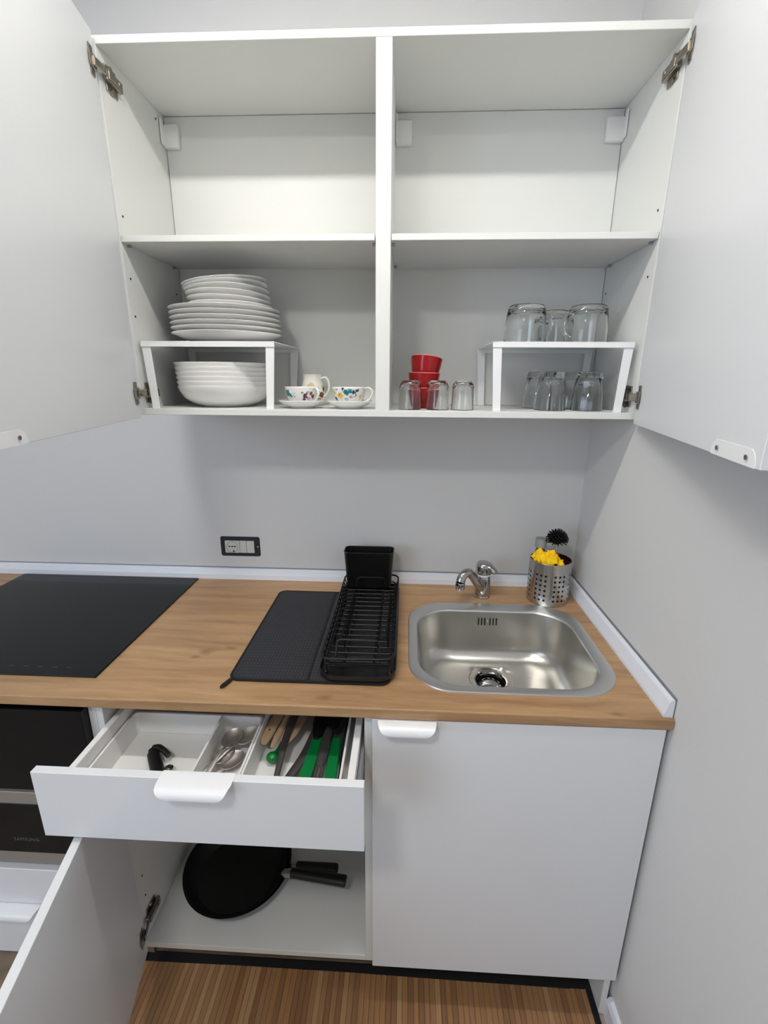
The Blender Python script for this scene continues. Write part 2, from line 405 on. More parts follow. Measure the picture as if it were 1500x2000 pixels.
P('back_panel', BX(-XI+.0016, -.0005, YB, YB+.003, ZW+T+.0008, WT-T-.0014, bev=0), WHITE, uc)
P('back_panel', BX(.0005, XI-.0016, YB, YB+.003, ZW+T+.0008, WT-T-.0014, bev=0), WHITE, uc)
def bracket(x0, x1, cut):
    bm = BX(x0, x1, YB-.016, YB-.0005, 2.124, 2.176, bev=.003, seg=2)
    return bm
for x0, x1 in ((-XI+.001, -.545), (.540, XI-.001), (.0175, .058)):
    P('hanging_bracket_cover', bracket(x0, x1, 0), PLASTW, uc, smooth=True)
    P('hanging_bracket_cover', BX(x0 if x0 > 0 and x0 < .5 else (x0 if x0 < 0 else x1-.004), (x0+.004) if x0 < .5 else x1, YB-.030, YB-.014, 2.128, 2.186, bev=.0015), PLASTW, uc)
for sx, y, z in ((-1, -.2662, 1.8976), (-1, -.055, 2.1755), (-1, -.2677, 1.7699), (-1, -.2677, 1.689), (-1, -.041, 1.7729), (1, -.2637, 1.9009), (1, -.2611, 1.7722), (1, -.0311, 1.7743)):
    bm = bmesh.new(); bmesh.ops.create_cone(bm, cap_ends=True, segments=12, radius1=.0027, radius2=.0027, depth=.0008)
    bm.transform(Matrix.Translation((sx*(XI-.0002), y, z)) @ Matrix.Rotation(PI/2, 4, 'Y')); P('pin_hole', bm, DARK, uc)
for sx in (-1, 1):
    for yy in (-.262, -.045):
        for xx in (sx*(XI-.004), sx*.0205):
            bm = bmesh.new(); bmesh.ops.create_cone(bm, cap_ends=True, segments=10, radius1=.0028, radius2=.0028, depth=.009)
            bm.transform(Matrix.Translation((xx, yy, ZS-.003)) @ Matrix.Rotation(PI/2, 4, 'Y')); P('shelf_pin', bm, GREYST, uc)

def door_frame(hx, hy, ang, sgn):
    """matrix: local x runs from hinge to the free end, local y = outward normal (outer face side), z up"""
    a = math.radians(ang); d = Vector((-sgn*math.sin(a), -math.cos(a), 0)); n = Vector((sgn*math.cos(a), -math.sin(a), 0))
    m = Matrix(((d.x, n.x, 0, hx), (d.y, n.y, 0, hy), (0, 0, 1, 0), (0, 0, 0, 1))); return m, d, n
DT = .0165
def hinge(parent, m, zc, side_x, sgn, y_in):
    """cup plate on the door plus arm and mounting plate on the side panel"""
    bm = bmesh.new()
    # mounting plate and arm on the side panel
    s = -sgn  # direction into the cabinet
    def bx(x0, x1, y0, y1, z0, z1, b=.0008):
        xa, xb = sorted((side_x+s*x0, side_x+s*x1)); box(bm, xa, xb, y0, y1, z0, z1, bev=b)
    bx(.0003, .003, y_in+.018, y_in+.058, zc-.024, zc+.024)
    for zz in (-.020, .020):
        b2 = bmesh.new(); bmesh.ops.create_cone(b2, cap_ends=True, segments=14, radius1=.0065, radius2=.005, depth=.004)
        b2.transform(Matrix.Translation((side_x+s*.004, y_in+.036, zc+zz)) @ Matrix.Rotation(PI/2, 4, 'Y'))
        me = bpy.data.meshes.new('t'); b2.to_mesh(me); b2.free(); bm.from_mesh(me); bpy.data.meshes.remove(me)
    bx(.003, .012, y_in+.006, y_in+.066, zc-.010, zc+.010, .0015)
    bx(.012, .0145, y_in+.012, y_in+.058, zc-.0075, zc+.0075)
    bx(.0145, .016, y_in+.046, y_in+.052, zc-.003, zc+.003, .0004)
    P('hinge_arm', bm, HINGE, parent)
    # link from arm to cup
    a = Vector((side_x+s*.0095, y_in+.010, zc)); b = m @ Vector((.022, -.006, zc))
    bm = bmesh.new(); tube(bm, [a, a+Vector((s*.004, -.012, 0)), b+Vector((0, .004, 0)), b], [(.0085, .0025)]*4, n=8, sq=(s, 0, 0)); P('hinge_link', bm, HINGE, parent)
    bm = bmesh.new(); box(bm, .012, .030, -.0022, -.0003, zc-.026, zc+.026, bev=.0008)
    box(bm, .006, .036, -.0052, -.0022, zc-.013, zc+.013, bev=.0012)
    bm.transform(m); P('hinge_cup', bm, HINGE, parent)
for sgn, ang, dz, hc in ((1, 11.9, -.009, .52), (-1, 10.5, -.0055, .535)):
    m, d, n = door_frame(sgn*.583, -.300, ang, sgn)
    bm = BX(0, .597, 0, DT, ZW+dz, WT+.001); bm.transform(m)
    dr = P('door', bm, FRONT, uc)
    for zh in (2.155, 1.515): hinge(dr, m, zh, sgn*XI, sgn, -.286)
    hm = edge_handle(.13); hm.transform(m @ Matrix.Translation((hc, DT, ZW+dz)))
    P('handle', hm, STEELW, dr, smooth=True)
    for q in (-.043, .043): P('screw', screw_bm(m @ Vector((hc+q, -.0020, ZW+dz+.010)), n), HINGE, dr)

# ------------------------------------------------------------------ base cabinets
yb = -.603   # carcass front
bc = thing('base_cabinet', 'white base cabinet under the worktop with its drawer and door pulled open', 'cabinet', (-.3, -.3, .142))
ZB = .142; ZT = ZC-TC-.001
P('side_panel', BX(-.6, -.585, yb, -.03, ZB, ZT), WHITE, bc)
P('side_panel', BX(-.0185, -.0015, yb, -.03, ZB, ZT), WHITE, bc)
P('plinth', BX(-.6, -.0015, -.522, -.507, .0005, ZB-.0005), KICK, bc)
P('bottom_panel', BX(-.585, -.0185, yb, -.03, ZB, ZB+.017), WHITE, bc)
P('back_panel', BX(-.585, -.0185, -.036, -.03, ZB+.017, ZT), WHITE, bc)
for k, z in enumerate((.2798, .345)):
    bm = bmesh.new(); bmesh.ops.create_cone(bm, cap_ends=True, segments=12, radius1=.0027, radius2=.0027, depth=.0008)
    bm.transform(Matrix.Translation((-.5848, -.573, z)) @ Matrix.Rotation(PI/2, 4, 'Y')); P('pin_hole', bm, DARK, bc)
# drawer
YFR = -.7645
dw = P('drawer', BX(-.5735, -.0235, YFR, -.27, .738, .745), PLASTW, bc)
P('drawer_front', BX(-.6030, -.0035, -.7805, YFR, .7255, .8720), FRONT, dw)
P('drawer_side', BX(-.5795, -.5665, YFR, -.27, .735, .829), EDGE, dw)
P('drawer_side', BX(-.0405, -.0265, YFR, -.27, .735, .829), EDGE, dw)
P('drawer_back', BX(-.566, -.041, -.283, -.27, .745, .829), EDGE, dw)
P('runner', BX(-.5845, -.5800, YFR+.01, -.08, .742, .775), GREYST, dw)
P('runner', BX(-.0255, -.0190, YFR+.01, -.08, .742, .800), GREYST, dw)
hm = edge_handle(.132); hm.transform(Matrix.Translation((-.300, -.7805, .8720)) @ Matrix.Diagonal((1, -1, -1, 1)))
P('handle', hm, STEELW, dw, smooth=True)
# lower door
m, d, n = door_frame(-.576, -.610, 12.8, -1)
bm = BX(0, .594, 0, DT, ZB+.001, .7135); bm.transform(m); ld = P('door', bm, FRONT, bc)
hinge(ld, m, .215, -.585, -1, -.600)
hinge(ld, m, .640, -.585, -1, -.600)

sc = thing('sink_cabinet', 'white base cabinet under the sink with its plain door closed', 'cabinet', (.3, -.3, .142))
P('side_panel', BX(-.0005, .0145, yb, -.03, .158, ZT), WHITE, sc)
P('plinth', BX(-.0005, .574, -.522, -.507, .0005, .1575), KICK, sc)
P('side_panel', BX(.574, .589, yb, -.03, 0.0, ZT), WHITE, sc)
P('bottom_panel', BX(.0145, .574, yb, -.03, .158, .173), WHITE, sc)
P('front_rail', BX(.0145, .574, yb, yb+.016, ZT-.06, ZT), WHITE, sc)
sd = P('door', BX(-.0007, .5895, YD, yb-.0008, .1535, ZT-.0015), FRONT, sc)
hm = edge_handle(.119); hm.transform(Matrix.Translation((.071, YD, ZT-.0015)) @ Matrix.Diagonal((1, -1, -1, 1))); P('handle', hm, STEELW, sd, smooth=True)
P('filler_strip', BX(.5905, .5975, yb+.03, -.03, .16, ZT), SEAL, sc)

# ------------------------------------------------------------------ oven cabinet + oven on the left
oc = thing('oven_cabinet', 'white cabinet housing the black oven at the left, with a drawer below', 'cabinet', (-.92, -.3, .12))
P('side_panel', BX(-.6165, -.6005, yb, -.03, ZB, ZT), WHITE, oc)
P('side_panel', BX(-1.232, -1.216, yb, -.03, .0, ZT), WHITE, oc)
P('bottom_panel', BX(-1.216, -.6165, yb, -.03, .398, .414), WHITE, oc)
P('filler_panel', BX(-1.228, -.6185, YD, yb-.001, .3005, .412), FRONT, oc)
od = P('drawer', BX(-1.228, -.6185, YD, yb-.001, .125, .297), FRONT, oc)
hm = edge_handle(.17); hm.transform(Matrix.Translation((-.905, YD, .297)) @ Matrix.Diagonal((1, -1, -1, 1))); P('handle', hm, STEELW, od, smooth=True)
P('plinth', BX(-1.216, -.6165, -.535, -.52, 0.001, .1245), KICK, oc)
ov = thing('built_in_oven', 'black glass built-in oven with grey trim strips at the left edge', 'oven', (-.92, -.3, .43))
P('body', BX(-1.2, -.6185, yb+.002, -.06, .4145, .868), BLACKP, ov)
P('door_glass', BX(-1.214, -.6175, -.624, yb+.001, .665, .872, bev=.001), BGLASS, ov)
P('trim_strip', BX(-1.214, -.6175, -.624, yb+.001, .617, .650, bev=.001), STRIPG, ov)
P('shadow_gap', BX(-1.212, -.6195, -.616, yb+.001, .650, .665, bev=0), DARK, ov)
lo = P('lower_glass', BX(-1.214, -.6175, -.624, yb+.001, .472, .6165, bev=.001), BGLASS, ov)
P('bottom_trim', BX(-1.214, -.6175, -.618, yb+.001, .432, .468, bev=.001), STRIPG, ov)
cu = bpy.data.curves.new('lettering', 'FONT'); cu.body = 'SAMSUNG'; cu.size = .0125; cu.extrude = .0002; cu.space_character = 1.1
to = bpy.data.objects.new('lettering', cu); C.objects.link(to)
dg = bpy.context.evaluated_depsgraph_get(); me = bpy.data.meshes.new_from_object(to.evaluated_get(dg)); bpy.data.objects.remove(to)
me.transform(Matrix.Translation((-.840, -.6243, .508)) @ Matrix.Rotation(PI/2, 4, 'X')); me.transform(Matrix.Translation(-world_loc(ov)))
me.materials.clear(); me.materials.append(OVTEXT); to = bpy.data.objects.new('lettering', me); C.objects.link(to); to.parent = lo

# ------------------------------------------------------------------ hob
hb = thing('induction_hob', 'flat black glass induction hob set on the oak worktop', 'hob', (-.92, -.29, ZC))
P('glass_plate', BX(-1.218, -.6205, -.5585, -.022, ZC+.0004, ZC+.0045, bev=.0012, seg=2), BGLASS, hb)
MARK = mat('hob_marking', (70, 72, 76), .4)
bm = bmesh.new()
for i in range(9): box(bm, -.98+i*.034, -.968+i*.034, -.530, -.5285, ZC+.0045, ZC+.0047, bev=0)
P('control_marks', bm, MARK, hb)

# ------------------------------------------------------------------ sink
sk = thing('kitchen_sink', 'inset stainless steel sink bowl with rounded corners in the worktop', 'sink', (SX, SY, ZC))
bcx, bcy = .306, -.3645; bx_, by_ = .2085, .1735
L = [rrect_ang(SX, SY, SHX, SHY, .108, ZC+.0002), rrect_ang(SX, SY, SHX-.0008, SHY-.0008, .107, ZC+.0022), rrect_ang(SX, SY, SHX-.004, SHY-.004, .105, ZC+.0034),
     rrect_ang(bcx, bcy, bx_+.006, by_+.006, .102, ZC+.0022), rrect_ang(bcx, bcy, bx_+.002, by_+.002, .099, ZC+.0008), rrect_ang(bcx, bcy, bx_, by_, .098, ZC-.003)]
P('flange', loft(bmesh.new(), L), STEELF, sk, smooth=True)
DX, DY = .303, -.300
def mixloop(a, b, t, z): return [((1-t)*p[0]+t*q[0], (1-t)*p[1]+t*q[1], z) for p, q in zip(a, b)]
def circ_like(cx, cy, r, z, ref):   # circle whose points match the direction of the reference loop
    out = []
    for p in ref:
        a = math.atan2(p[1]-cy, p[0]-cx); out.append((cx+r*math.cos(a), cy+r*math.sin(a), z))
    return out
zb = ZC-.150
L = [rrect_ang(bcx, bcy, bx_, by_, .098, ZC-.003), rrect_ang(bcx, bcy, bx_-.002, by_-.002, .096, ZC-.015), rrect_ang(bcx, bcy, bx_-.010, by_-.010, .09, ZC-.085)]
R = .045
for i in range(0, 9):
    a = PI/2*i/8; off = .012+R*(1-math.cos(a)); L.append(rrect_ang(bcx, bcy, bx_-off, by_-off, .088-.25*(off-.012), zb+.004+R*(1-math.sin(a)) ))
ref = L[-1]
base = circ_like(DX, DY, .060, zb, ref)
for t, z in ((.35, zb+.0028), (.7, zb+.0012), (1, zb)): L.append(mixloop(ref, base, t, z))
L.append(circ_like(DX, DY, .057, zb-.003, ref)); L.append(circ_like(DX, DY, .044, zb-.004, ref))
P('bowl', loft(bmesh.new(), L), STEEL, sk, smooth=True)
P('drain_ring', lathe([(.0465, .002), (.045, .0040), (.0415, .0025), (.0395, -.008), (.038, -.016)], DX, DY, zb-.006, cap0=False, cap1=False), CHROME, sk, smooth=True)
dn = P('drain_cup', lathe([(.0395, -.012), (.038, -.026), (.02, -.028), (.001, -.028)], DX, DY, zb, cap0=False), DARK, sk, smooth=True)
bk = P('strainer_basket', lathe([(.0005, -.008), (.012, -.009), (.021, -.012), (.027, -.018), (.029, -.015), (.031, -.018)], DX, DY, zb, cap1=False), CHROME, sk, smooth=True)
for k in range(14):
    a = 2*PI*k/14; bm = bmesh.new(); bmesh.ops.create_cone(bm, cap_ends=True, segments=10, radius1=.0024, radius2=.0024, depth=.001)
    bm.transform(Matrix.Translation((DX+.024*math.cos(a), DY+.024*math.sin(a), zb-.0140))); P('strainer_hole', bm, DARK, bk)
yw = bcy+by_-.0035
for k, x in enumerate((.2775, .2865, .2955, .3105, .3195, .3285)):
    P('overflow_slot', BX(x-.0017, x+.0017, yw-.0022, yw+.003, .866, .888, bev=.0006), DARK, sk)
bm = bmesh.new(); bmesh.ops.create_uvsphere(bm, u_segments=14, v_segments=8, radius=.003); bm.transform(Matrix.Translation((.303, yw-.001, .878))); P('overflow_screw', bm, CHROME, sk, smooth=True)
bm = bmesh.new(); rs = random.Random(3)
for _ in range(34):
    x = bcx+rs.uniform(-.14, .13); y = bcy+rs.uniform(-.10, .07)
    if math.hypot(x-DX, y-DY) < .062: continue
    r = rs.uniform(.0012, .0032)
    t = min(1, math.hypot(x-DX, y-DY)/.2)
    b2 = bmesh.new(); bmesh.ops.create_uvsphere(b2, u_segments=10, v_segments=6, radius=r); b2.transform(Matrix.Translation((x, y, zb+.0035*t)) @ Matrix.Diagonal((1, 1, .45, 1)))
    me = bpy.data.meshes.new('t'); b2.to_mesh(me); b2.free(); bm.from_mesh(me); bpy.data.meshes.remove(me)
wd = P('water_drops', bm, GLASS, sk, smooth=True); wd['kind'] = 'stuff'

# ------------------------------------------------------------------ tap
fx, fy = .301, -.0915
tp = thing('mixer_tap', 'small chrome mixer tap behind the sink with its spout swung left', 'tap', (fx, fy, ZC))
P('body', lathe([(.0245, 0), (.0245, .004), (.0228, .006), (.0228, .050), (.0215, .066), (.0205, .070)], fx, fy, ZC+.0004, cap1=True), CHROME, tp, smooth=True)
P('collar', lathe([(.0208, .0705), (.0214, .0715), (.0214, .0755), (.0208, .0765)], fx, fy, ZC), STEELW, tp, smooth=True)
hd = lathe([(.0212, .0765), (.0234, .078), (.0240, .084), (.0240, .100), (.0228, .1075), (.0190, .1112), (.011, .1125), (.001, .113)], fx, fy, ZC, cap1=True)
for v in hd.verts:
    if v.co.z > ZC+.09: v.co.x += (v.co.z-ZC-.09)*.12; v.co.z += (fx-v.co.x)*.10
hdo = P('head', hd, CHROME, tp, smooth=True)
bm = bmesh.new(); tube(bm, smooth_path([(fx+.004, fy-.003, ZC+.104), (fx+.016, fy-.012, ZC+.102), (fx+.026, fy-.022, ZC+.094), (fx+.031, fy-.028, ZC+.088)], 5), [(.0165-.0005*i, .0080-.00012*i) for i in range(16)], n=14, sq=(0, 0, 1)); P('lever', bm, CHROME, tp, smooth=True)
sp = smooth_path([(fx-.004, fy-.010, ZC+.030), (fx-.020, fy-.022, ZC+.052), (fx-.037, fy-.035, ZC+.080), (fx-.053, fy-.048, ZC+.097), (fx-.070, fy-.062, ZC+.093), (fx-.077, fy-.068, ZC+.076)], 7)
bm = bmesh.new(); tube(bm, sp, [.0132]*len(sp), n=18); P('spout', bm, CHROME, tp, smooth=True)
P('aerator', lathe([(.0125, 0), (.0140, .002), (.0140, .018), (.013, .022)], fx-.0775, fy-.0685, ZC+.053), CHROME, tp, smooth=True)

# ------------------------------------------------------------------ drying mat
MX0, MX1, MY0, MY1 = -.3265, .0345, -.5525, -.100
mm = Matrix.Translation((0, 0, 0))
dm = thing('drying_mat', 'charcoal ribbed fabric drying mat with bound edge under the dish rack', 'mat', ((MX0+MX1)/2, (MY0+MY1)/2, ZC))
mcx, mcy, mhx, mhy = (MX0+MX1)/2, (MY0+MY1)/2, (MX1-MX0)/2, (MY1-MY0)/2
def rplate(cx, cy, hx, hy, r, z0, z1, e=.002):
    return loft(bmesh.new(), [rrect(cx, cy, hx-e, hy-e, r, z0, 64), rrect(cx, cy, hx, hy, r, z0+e*.6, 64), rrect(cx, cy, hx, hy, r, z1-e*.6, 64), rrect(cx, cy, hx-e, hy-e, r, z1, 64)], cap0=True, cap1=True)
SEAMX = -.148
P('padded_panel', rplate((MX0+.004+SEAMX-.003)/2, mcy, (SEAMX-.003-MX0-.004)/2, mhy-.004, .012, ZC+.0006, ZC+.0058), MATF, dm, smooth=True)
P('padded_panel', rplate((MX1-.004+SEAMX+.003)/2, mcy, (MX1-.004-SEAMX-.003)/2, mhy-.004, .012, ZC+.0006, ZC+.0058), MATF, dm, smooth=True)
P('seam_strip', BX(SEAMX-.004, SEAMX+.004, MY0+.004, MY1-.004, ZC+.0006, ZC+.0040), BLKFAB, dm)
bm = bmesh.new(); tube(bm, [Vector(p) for p in rrect(mcx, mcy, mhx-.0035, mhy-.0035, .020, ZC+.0036, 80)], .0034, n=8, closed=True); P('edge_binding', bm, BLKFAB, dm, smooth=True)
bm = bmesh.new(); sp = smooth_path([(-.318, -.546, ZC+.003), (-.323, -.560, ZC+.004), (-.326, -.573, ZC+.006), (-.3275, -.578, ZC+.004), (-.324, -.572, ZC+.0022), (-.317, -.556, ZC+.0018)], 5)
tube(bm, sp, [(.0055, .0009)]*len(sp), n=8, sq=(0, 0, 1)); P('hanging_loop', bm, BLKFAB, dm, smooth=True)

# ------------------------------------------------------------------ dish rack
rk = thing('dish_rack', 'narrow black wire dish rack with drip tray and cutlery cup on the mat', 'dish rack', (-.04, -.29, ZC+.0062))
tx0, tx1, ty0, ty1 = -.128, .046, -.555, -.060; tcx, tcy, thx, thy = (tx0+tx1)/2, (ty0+ty1)/2, (tx1-tx0)/2, (ty1-ty0)/2; zt = ZC+.0063
L = [rrect(tcx, tcy, thx-.010, thy-.010, .032, zt, 64), rrect(tcx, tcy, thx-.002, thy-.002, .040, zt+.006, 64), rrect(tcx, tcy, thx, thy, .042, zt+.016, 64), rrect(tcx, tcy, thx-.003, thy-.003, .039, zt+.0165, 64),
     rrect(tcx, tcy, thx-.006, thy-.006, .036, zt+.008, 64), rrect(tcx, tcy, thx-.014, thy-.014, .03, zt+.0035, 64)]
P('drip_tray', loft(bmesh.new(), L, cap0=True, cap1=True), BLACKP, rk, smooth=True)
P('tray_step', BX(tx0+.018, tx1-.018, -.487, -.462, zt+.003, zt+.011, bev=.002), BLACKP, rk)
bm = bmesh.new(); bmesh.ops.create_cone(bm, cap_ends=True, segments=14, radius1=.0035, radius2=.0035, depth=.001); bm.transform(Matrix.Translation((-.040, -.475, zt+.0114))); P('drain_hole', bm, DARK, rk)
rx0, rx1, ry0, ry1 = -.122, .042, -.535, -.066
zr = ZC+.052; zl = ZC+.026; wr = .0019
bm = bmesh.new(); tube(bm, rnd_poly([(rx0, ry0, zr), (rx1, ry0+.006, zr), (rx1, ry1, zr), (rx0, ry1, zr)], .028, 6), .0026, closed=True); P('rim_wire', bm, BWIRE, rk, smooth=True)
bm = bmesh.new(); tube(bm, rnd_poly([(rx0+.006, ry0+.006, zl+.006), (rx1-.006, ry0+.010, zl+.006), (rx1-.006, ry1-.006, zl+.006), (rx0+.006, ry1-.006, zl+.006)], .026, 6), .0022, closed=True); P('lower_wire', bm, BWIRE, rk, smooth=True)
ys = [-.10-.0262*i for i in range(16)]
for i, y in enumerate(ys):
    bm = bmesh.new(); tube(bm, open_poly([(rx0, y, zr), (rx0+.007, y, zl), (rx1-.007, y, zl), (rx1, y, zr)], .010), wr, n=6); P('cross_wire', bm, BWIRE, rk, smooth=True)
for sx in (-1, 1):
    for i, y in enumerate(ys[4:14]):
        xc = (rx0+rx1)/2+sx*.052
        bm = bmesh.new(); tube(bm, open_poly([(xc-.013, y, zl), (xc-.010, y-.004, zl+.036), (xc+.010, y-.004, zl+.036), (xc+.013, y, zl)], .011), wr, n=6); P('plate_prong', bm, BWIRE, rk, smooth=True)
for (xa) in ((rx0+rx1)/2-.034, (rx0+rx1)/2+.034):
    bm = bmesh.new(); tube(bm, open_poly([(xa, ry1, zl+.006), (xa, ry1-.01, zl-.0035), (xa, ry0+.02, zl-.0035), (xa, ry0+.008, zl+.006)], .01), wr, n=6); P('long_wire', bm, BWIRE, rk, smooth=True)
xm = (rx0+rx1)/2
for (y, zt_, hw) in ((ry0+.006, ZC+.083, .046), (-.122, ZC+.066, .040)):
    dy = .026 if y < -.3 else .0
    bm = bmesh.new(); tube(bm, open_poly([(xm-hw-.005, y, zr-.020), (xm-hw, y+dy, zt_), (xm+hw, y+dy, zt_), (xm+hw+.005, y, zr-.020)], .010), .0022, n=8); P('end_loop', bm, BWIRE, rk, smooth=True)
for z in (zl+.014,):
    bm = bmesh.new(); tube(bm, open_poly([(rx0+.012, ry0+.002, z), (rx1-.012, ry0+.006, z)], .01), .0022, n=8); P('front_wire', bm, BWIRE, rk, smooth=True)
for x in (rx0+.010, rx1-.010):
    for y in (ry0+.012, ry1-.012):
        P('foot', lathe([(.006, 0), (.006, .006), (.0035, .009), (.0025, .022)], x, y, zt+.0036, n=14), BLACKP, rk, smooth=True)
hx, hy = -.0485, -.078
L = [rrect(hx, hy, .064, .024, .012, ZC+.022, 48), rrect(hx, hy, .068, .027, .014, ZC+.026, 48), rrect(hx, hy+.001, .0755, .0315, .016, ZC+.137, 48), rrect(hx, hy+.001, .0765, .0325, .016, ZC+.1385, 48), rrect(hx, hy+.001, .0735, .0295, .014, ZC+.1385, 48),
     rrect(hx, hy, .062, .024, .012, ZC+.03, 48)]
P('cutlery_cup', loft(bmesh.new(), L, cap0=True, cap1=True), BLACKP, rk, smooth=True)

# ------------------------------------------------------------------ perforated steel holder and its contents
HX, HY, HR, HZ0, HZ1 = .4955, -.0985, .0595, ZC+.0004, ZC+.1315
hl = thing('utensil_holder', 'round perforated stainless steel holder beside the tap in the corner', 'holder', (HX, HY, HZ0))
def perforated():
    bm = bmesh.new(); cols = 28; rows = 6; zlo = HZ0+.012; zhi = zlo+rows*.0152
    cyl = lambda a, z: (HX+HR*math.cos(a), HY+HR*math.sin(a), z)
    da = 2*PI/cols; cache = {}
    def V(a, z):
        k = (round(a % (2*PI), 5) % round(2*PI, 5), round(z, 5))
        if k not in cache: cache[k] = bm.verts.new(cyl(a, z))
        return cache[k]
    zz = [HZ0]+[zlo+(zhi-zlo)*i/rows for i in range(rows+1)]+[HZ1-.014, HZ1]
    for i in range(cols):
        a0, a1, am = (i+.5)*da, (i+1.5)*da, (i+1)*da
        for j in range(len(zz)-1):
            z0, z1 = zz[j], zz[j+1]; zm = (z0+z1)/2
            hole = (1 <= j <= rows) and (i % 4 != 3)
            if not hole:
                bm.faces.new((V(a0, z0), V(am, z0), V(a1, z0), V(a1, zm), V(a1, z1), V(am, z1), V(a0, z1), V(a0, zm)))
            else:
                ring = [V(a1, zm), V(a1, z1), V(am, z1), V(a0, z1), V(a0, zm), V(a0, z0), V(am, z0), V(a1, z0)]
                rad = .0036; inner = []
                for k in range(8):
                    t = PI/4*k; inner.append(bm.verts.new(cyl(am+rad*math.cos(t)/HR, zm+rad*math.sin(t))))
                for k in range(8): bm.faces.new((ring[k], ring[(k+1) % 8], inner[(k+1) % 8], inner[k]))
    bmesh.ops.recalc_face_normals(bm, faces=bm.faces[:]); bm.normal_update(); bmesh.ops.solidify(bm, geom=bm.faces[:], thickness=.0008)
    return bm
pw = P('perforated_wall', perforated(), STEELC, hl, smooth=True)
cn = []; rad_ = [math.hypot(v.co.x, v.co.y) for v in pw.data.vertices]; rmid = (min(rad_)+max(rad_))/2
for v in pw.data.vertices:      # radial normals keep the rolled sheet looking round between its holes
    d_ = Vector((v.co.x, v.co.y, 0)); cn.append(tuple(d_.normalized()*(1 if d_.length > rmid else -1)))
pw.data.normals_split_custom_set_from_vertices(cn)
P('dark_insert', lathe([(.001, .0035), (.051, .0035), (.0545, .006), (.0548, .122), (.0538, .1222), (.0535, .008), (.001, .006)], HX, HY, HZ0, cap0=False, cap1=False), DKRED, hl, smooth=True)  # dark red insert added inside so the holes look dark, like a shaded interior
P('base', lathe([(HR-.002, 0), (HR-.001, .002), (.001, .002)], HX, HY, HZ0), STEELC, hl)
bm = bmesh.new(); tube(bm, circ(HX, HY, HZ1, HR-.0004, 64), .0012, n=6, closed=True); P('rim', bm, STEELC, hl, smooth=True)
# dish brush
bt = thing('dish_brush', 'clear-handled dish brush with a round black bristle head, standing in the holder', 'brush', (.502, -.108, HZ0+.003))
b0 = Vector((.503, -.112, HZ0+.0105)); b1 = Vector((.5085, -.094, ZC+.176))
bm = bmesh.new(); tube(bm, [b0.lerp(b1, i/8) for i in range(9)], [(.006, .004)]*9, n=12); P('brush_handle', bm, CLEARP, bt, smooth=True)
hc = Vector((.5095, -.092, ZC+.190))
bm = bmesh.new(); bmesh.ops.create_uvsphere(bm, u_segments=24, v_segments=12, radius=.0165); bm.transform(Matrix.Translation(hc+Vector((0, 0, -.002))) @ Matrix.Diagonal((1, .8, .85, 1))); P('brush_head', bm, BRIST, bt, smooth=True)
bm = bmesh.new(); rs = random.Random(5)
for k in range(130):
    g = (k+.5)/130; ph = math.acos(1-1.45*g); th = PI*(1+5**.5)*k
    dvec = Vector((math.sin(ph)*math.cos(th), math.sin(ph)*math.sin(th)*.85-.15, math.cos(ph)*.85+.08)); dvec.normalize()
    tube(bm, [hc+dvec*.012, hc+dvec*.0320*rs.uniform(.94, 1.05)], [.0019, .0016], n=6)
br = P('bristles', bm, BRIST, bt); br['kind'] = 'stuff'
# bottle
bo = thing('soap_bottle', 'slim bottle with a grey screw cap standing in the holder behind the yellow cloth', 'bottle', (.4695, -.073, HZ0+.0065))
P('bottle_body', lathe([(.014, 0), (.016, .004), (.016, .120), (.0155, .136), (.0135, .145), (.0125, .150)], .4695, -.073, HZ0+.0065), SOAP, bo, smooth=True)
P('bottle_cap', lathe([(.0135, .1505), (.0165, .152), (.017, .176), (.0155, .1795), (.012, .180)], .4695, -.073, HZ0+.0065), BCAP, bo, smooth=True)
# yellow cloth: crumpled folded sheet
def cloth():
    bm = bmesh.new(); nu, nv = 44, 26; g = []
    for i in range(nu+1):
        row = []
        for j in range(nv+1):
            u = i/nu*2-1; v = j/nv*2-1
            x = HX-.010+.046*u; y = HY-.018+.030*v
            prof = max(0, 1-abs(u)**2.4)*max(0, 1-abs(v)**3)
            z = HZ1-.018+.032*prof + .022*math.exp(-((u+.62)**2)/.10)*max(0, .6+.4*v)+ .008*math.exp(-((u-.15)**2)/.05)
            if u > .35: z -= .014*math.exp(-((u-.5)**2)/.02)
            nvec = noise.noise(Vector((u*2.2, v*2.0, 3.1))); n2 = noise.noise(Vector((u*5, v*4, 7.7)))
            rdg = abs(math.sin((u*1.9+v*1.1+nvec*1.3)*3.0))
            z += .012*nvec+.006*n2+.011*rdg; x += .006*n2-.002; y += .007*noise.noise(Vector((u*3, v*3, 9)))
            r = math.hypot(x-HX, y-HY)
            if r > HR-.008 and z < HZ1+.002: f = (HR-.008)/r; x = HX+(x-HX)*f; y = HY+(y-HY)*f
            row.append(bm.verts.new((x, y, z)))
        g.append(row)
    for i in range(nu):
        for j in range(nv): bm.faces.new((g[i][j], g[i+1][j], g[i+1][j+1], g[i][j+1]))
    return bm
clo = recenter(obj('cleaning_cloth', cloth(), YEL, smooth=True)); md_ = clo.modifiers.new('thickness', 'SOLIDIFY'); md_.thickness = .0015
tag(clo, 'crumpled bright yellow cleaning cloth stuffed in the top of the steel holder', 'cloth')
bm = BX(.500, .524, -.082, -.070, HZ1-.085, HZ1+.012, bev=.003, seg=2); bm.transform(Matrix.Translation((.512, -.076, HZ1)) @ Matrix.Rotation(.15, 4, 'Y') @ Matrix.Translation((-.512, .076, -HZ1)))
tag(recenter(obj('scouring_sponge', bm, SPONGE, smooth=True)), 'orange-red sponge behind the yellow cloth in the steel holder', 'sponge')

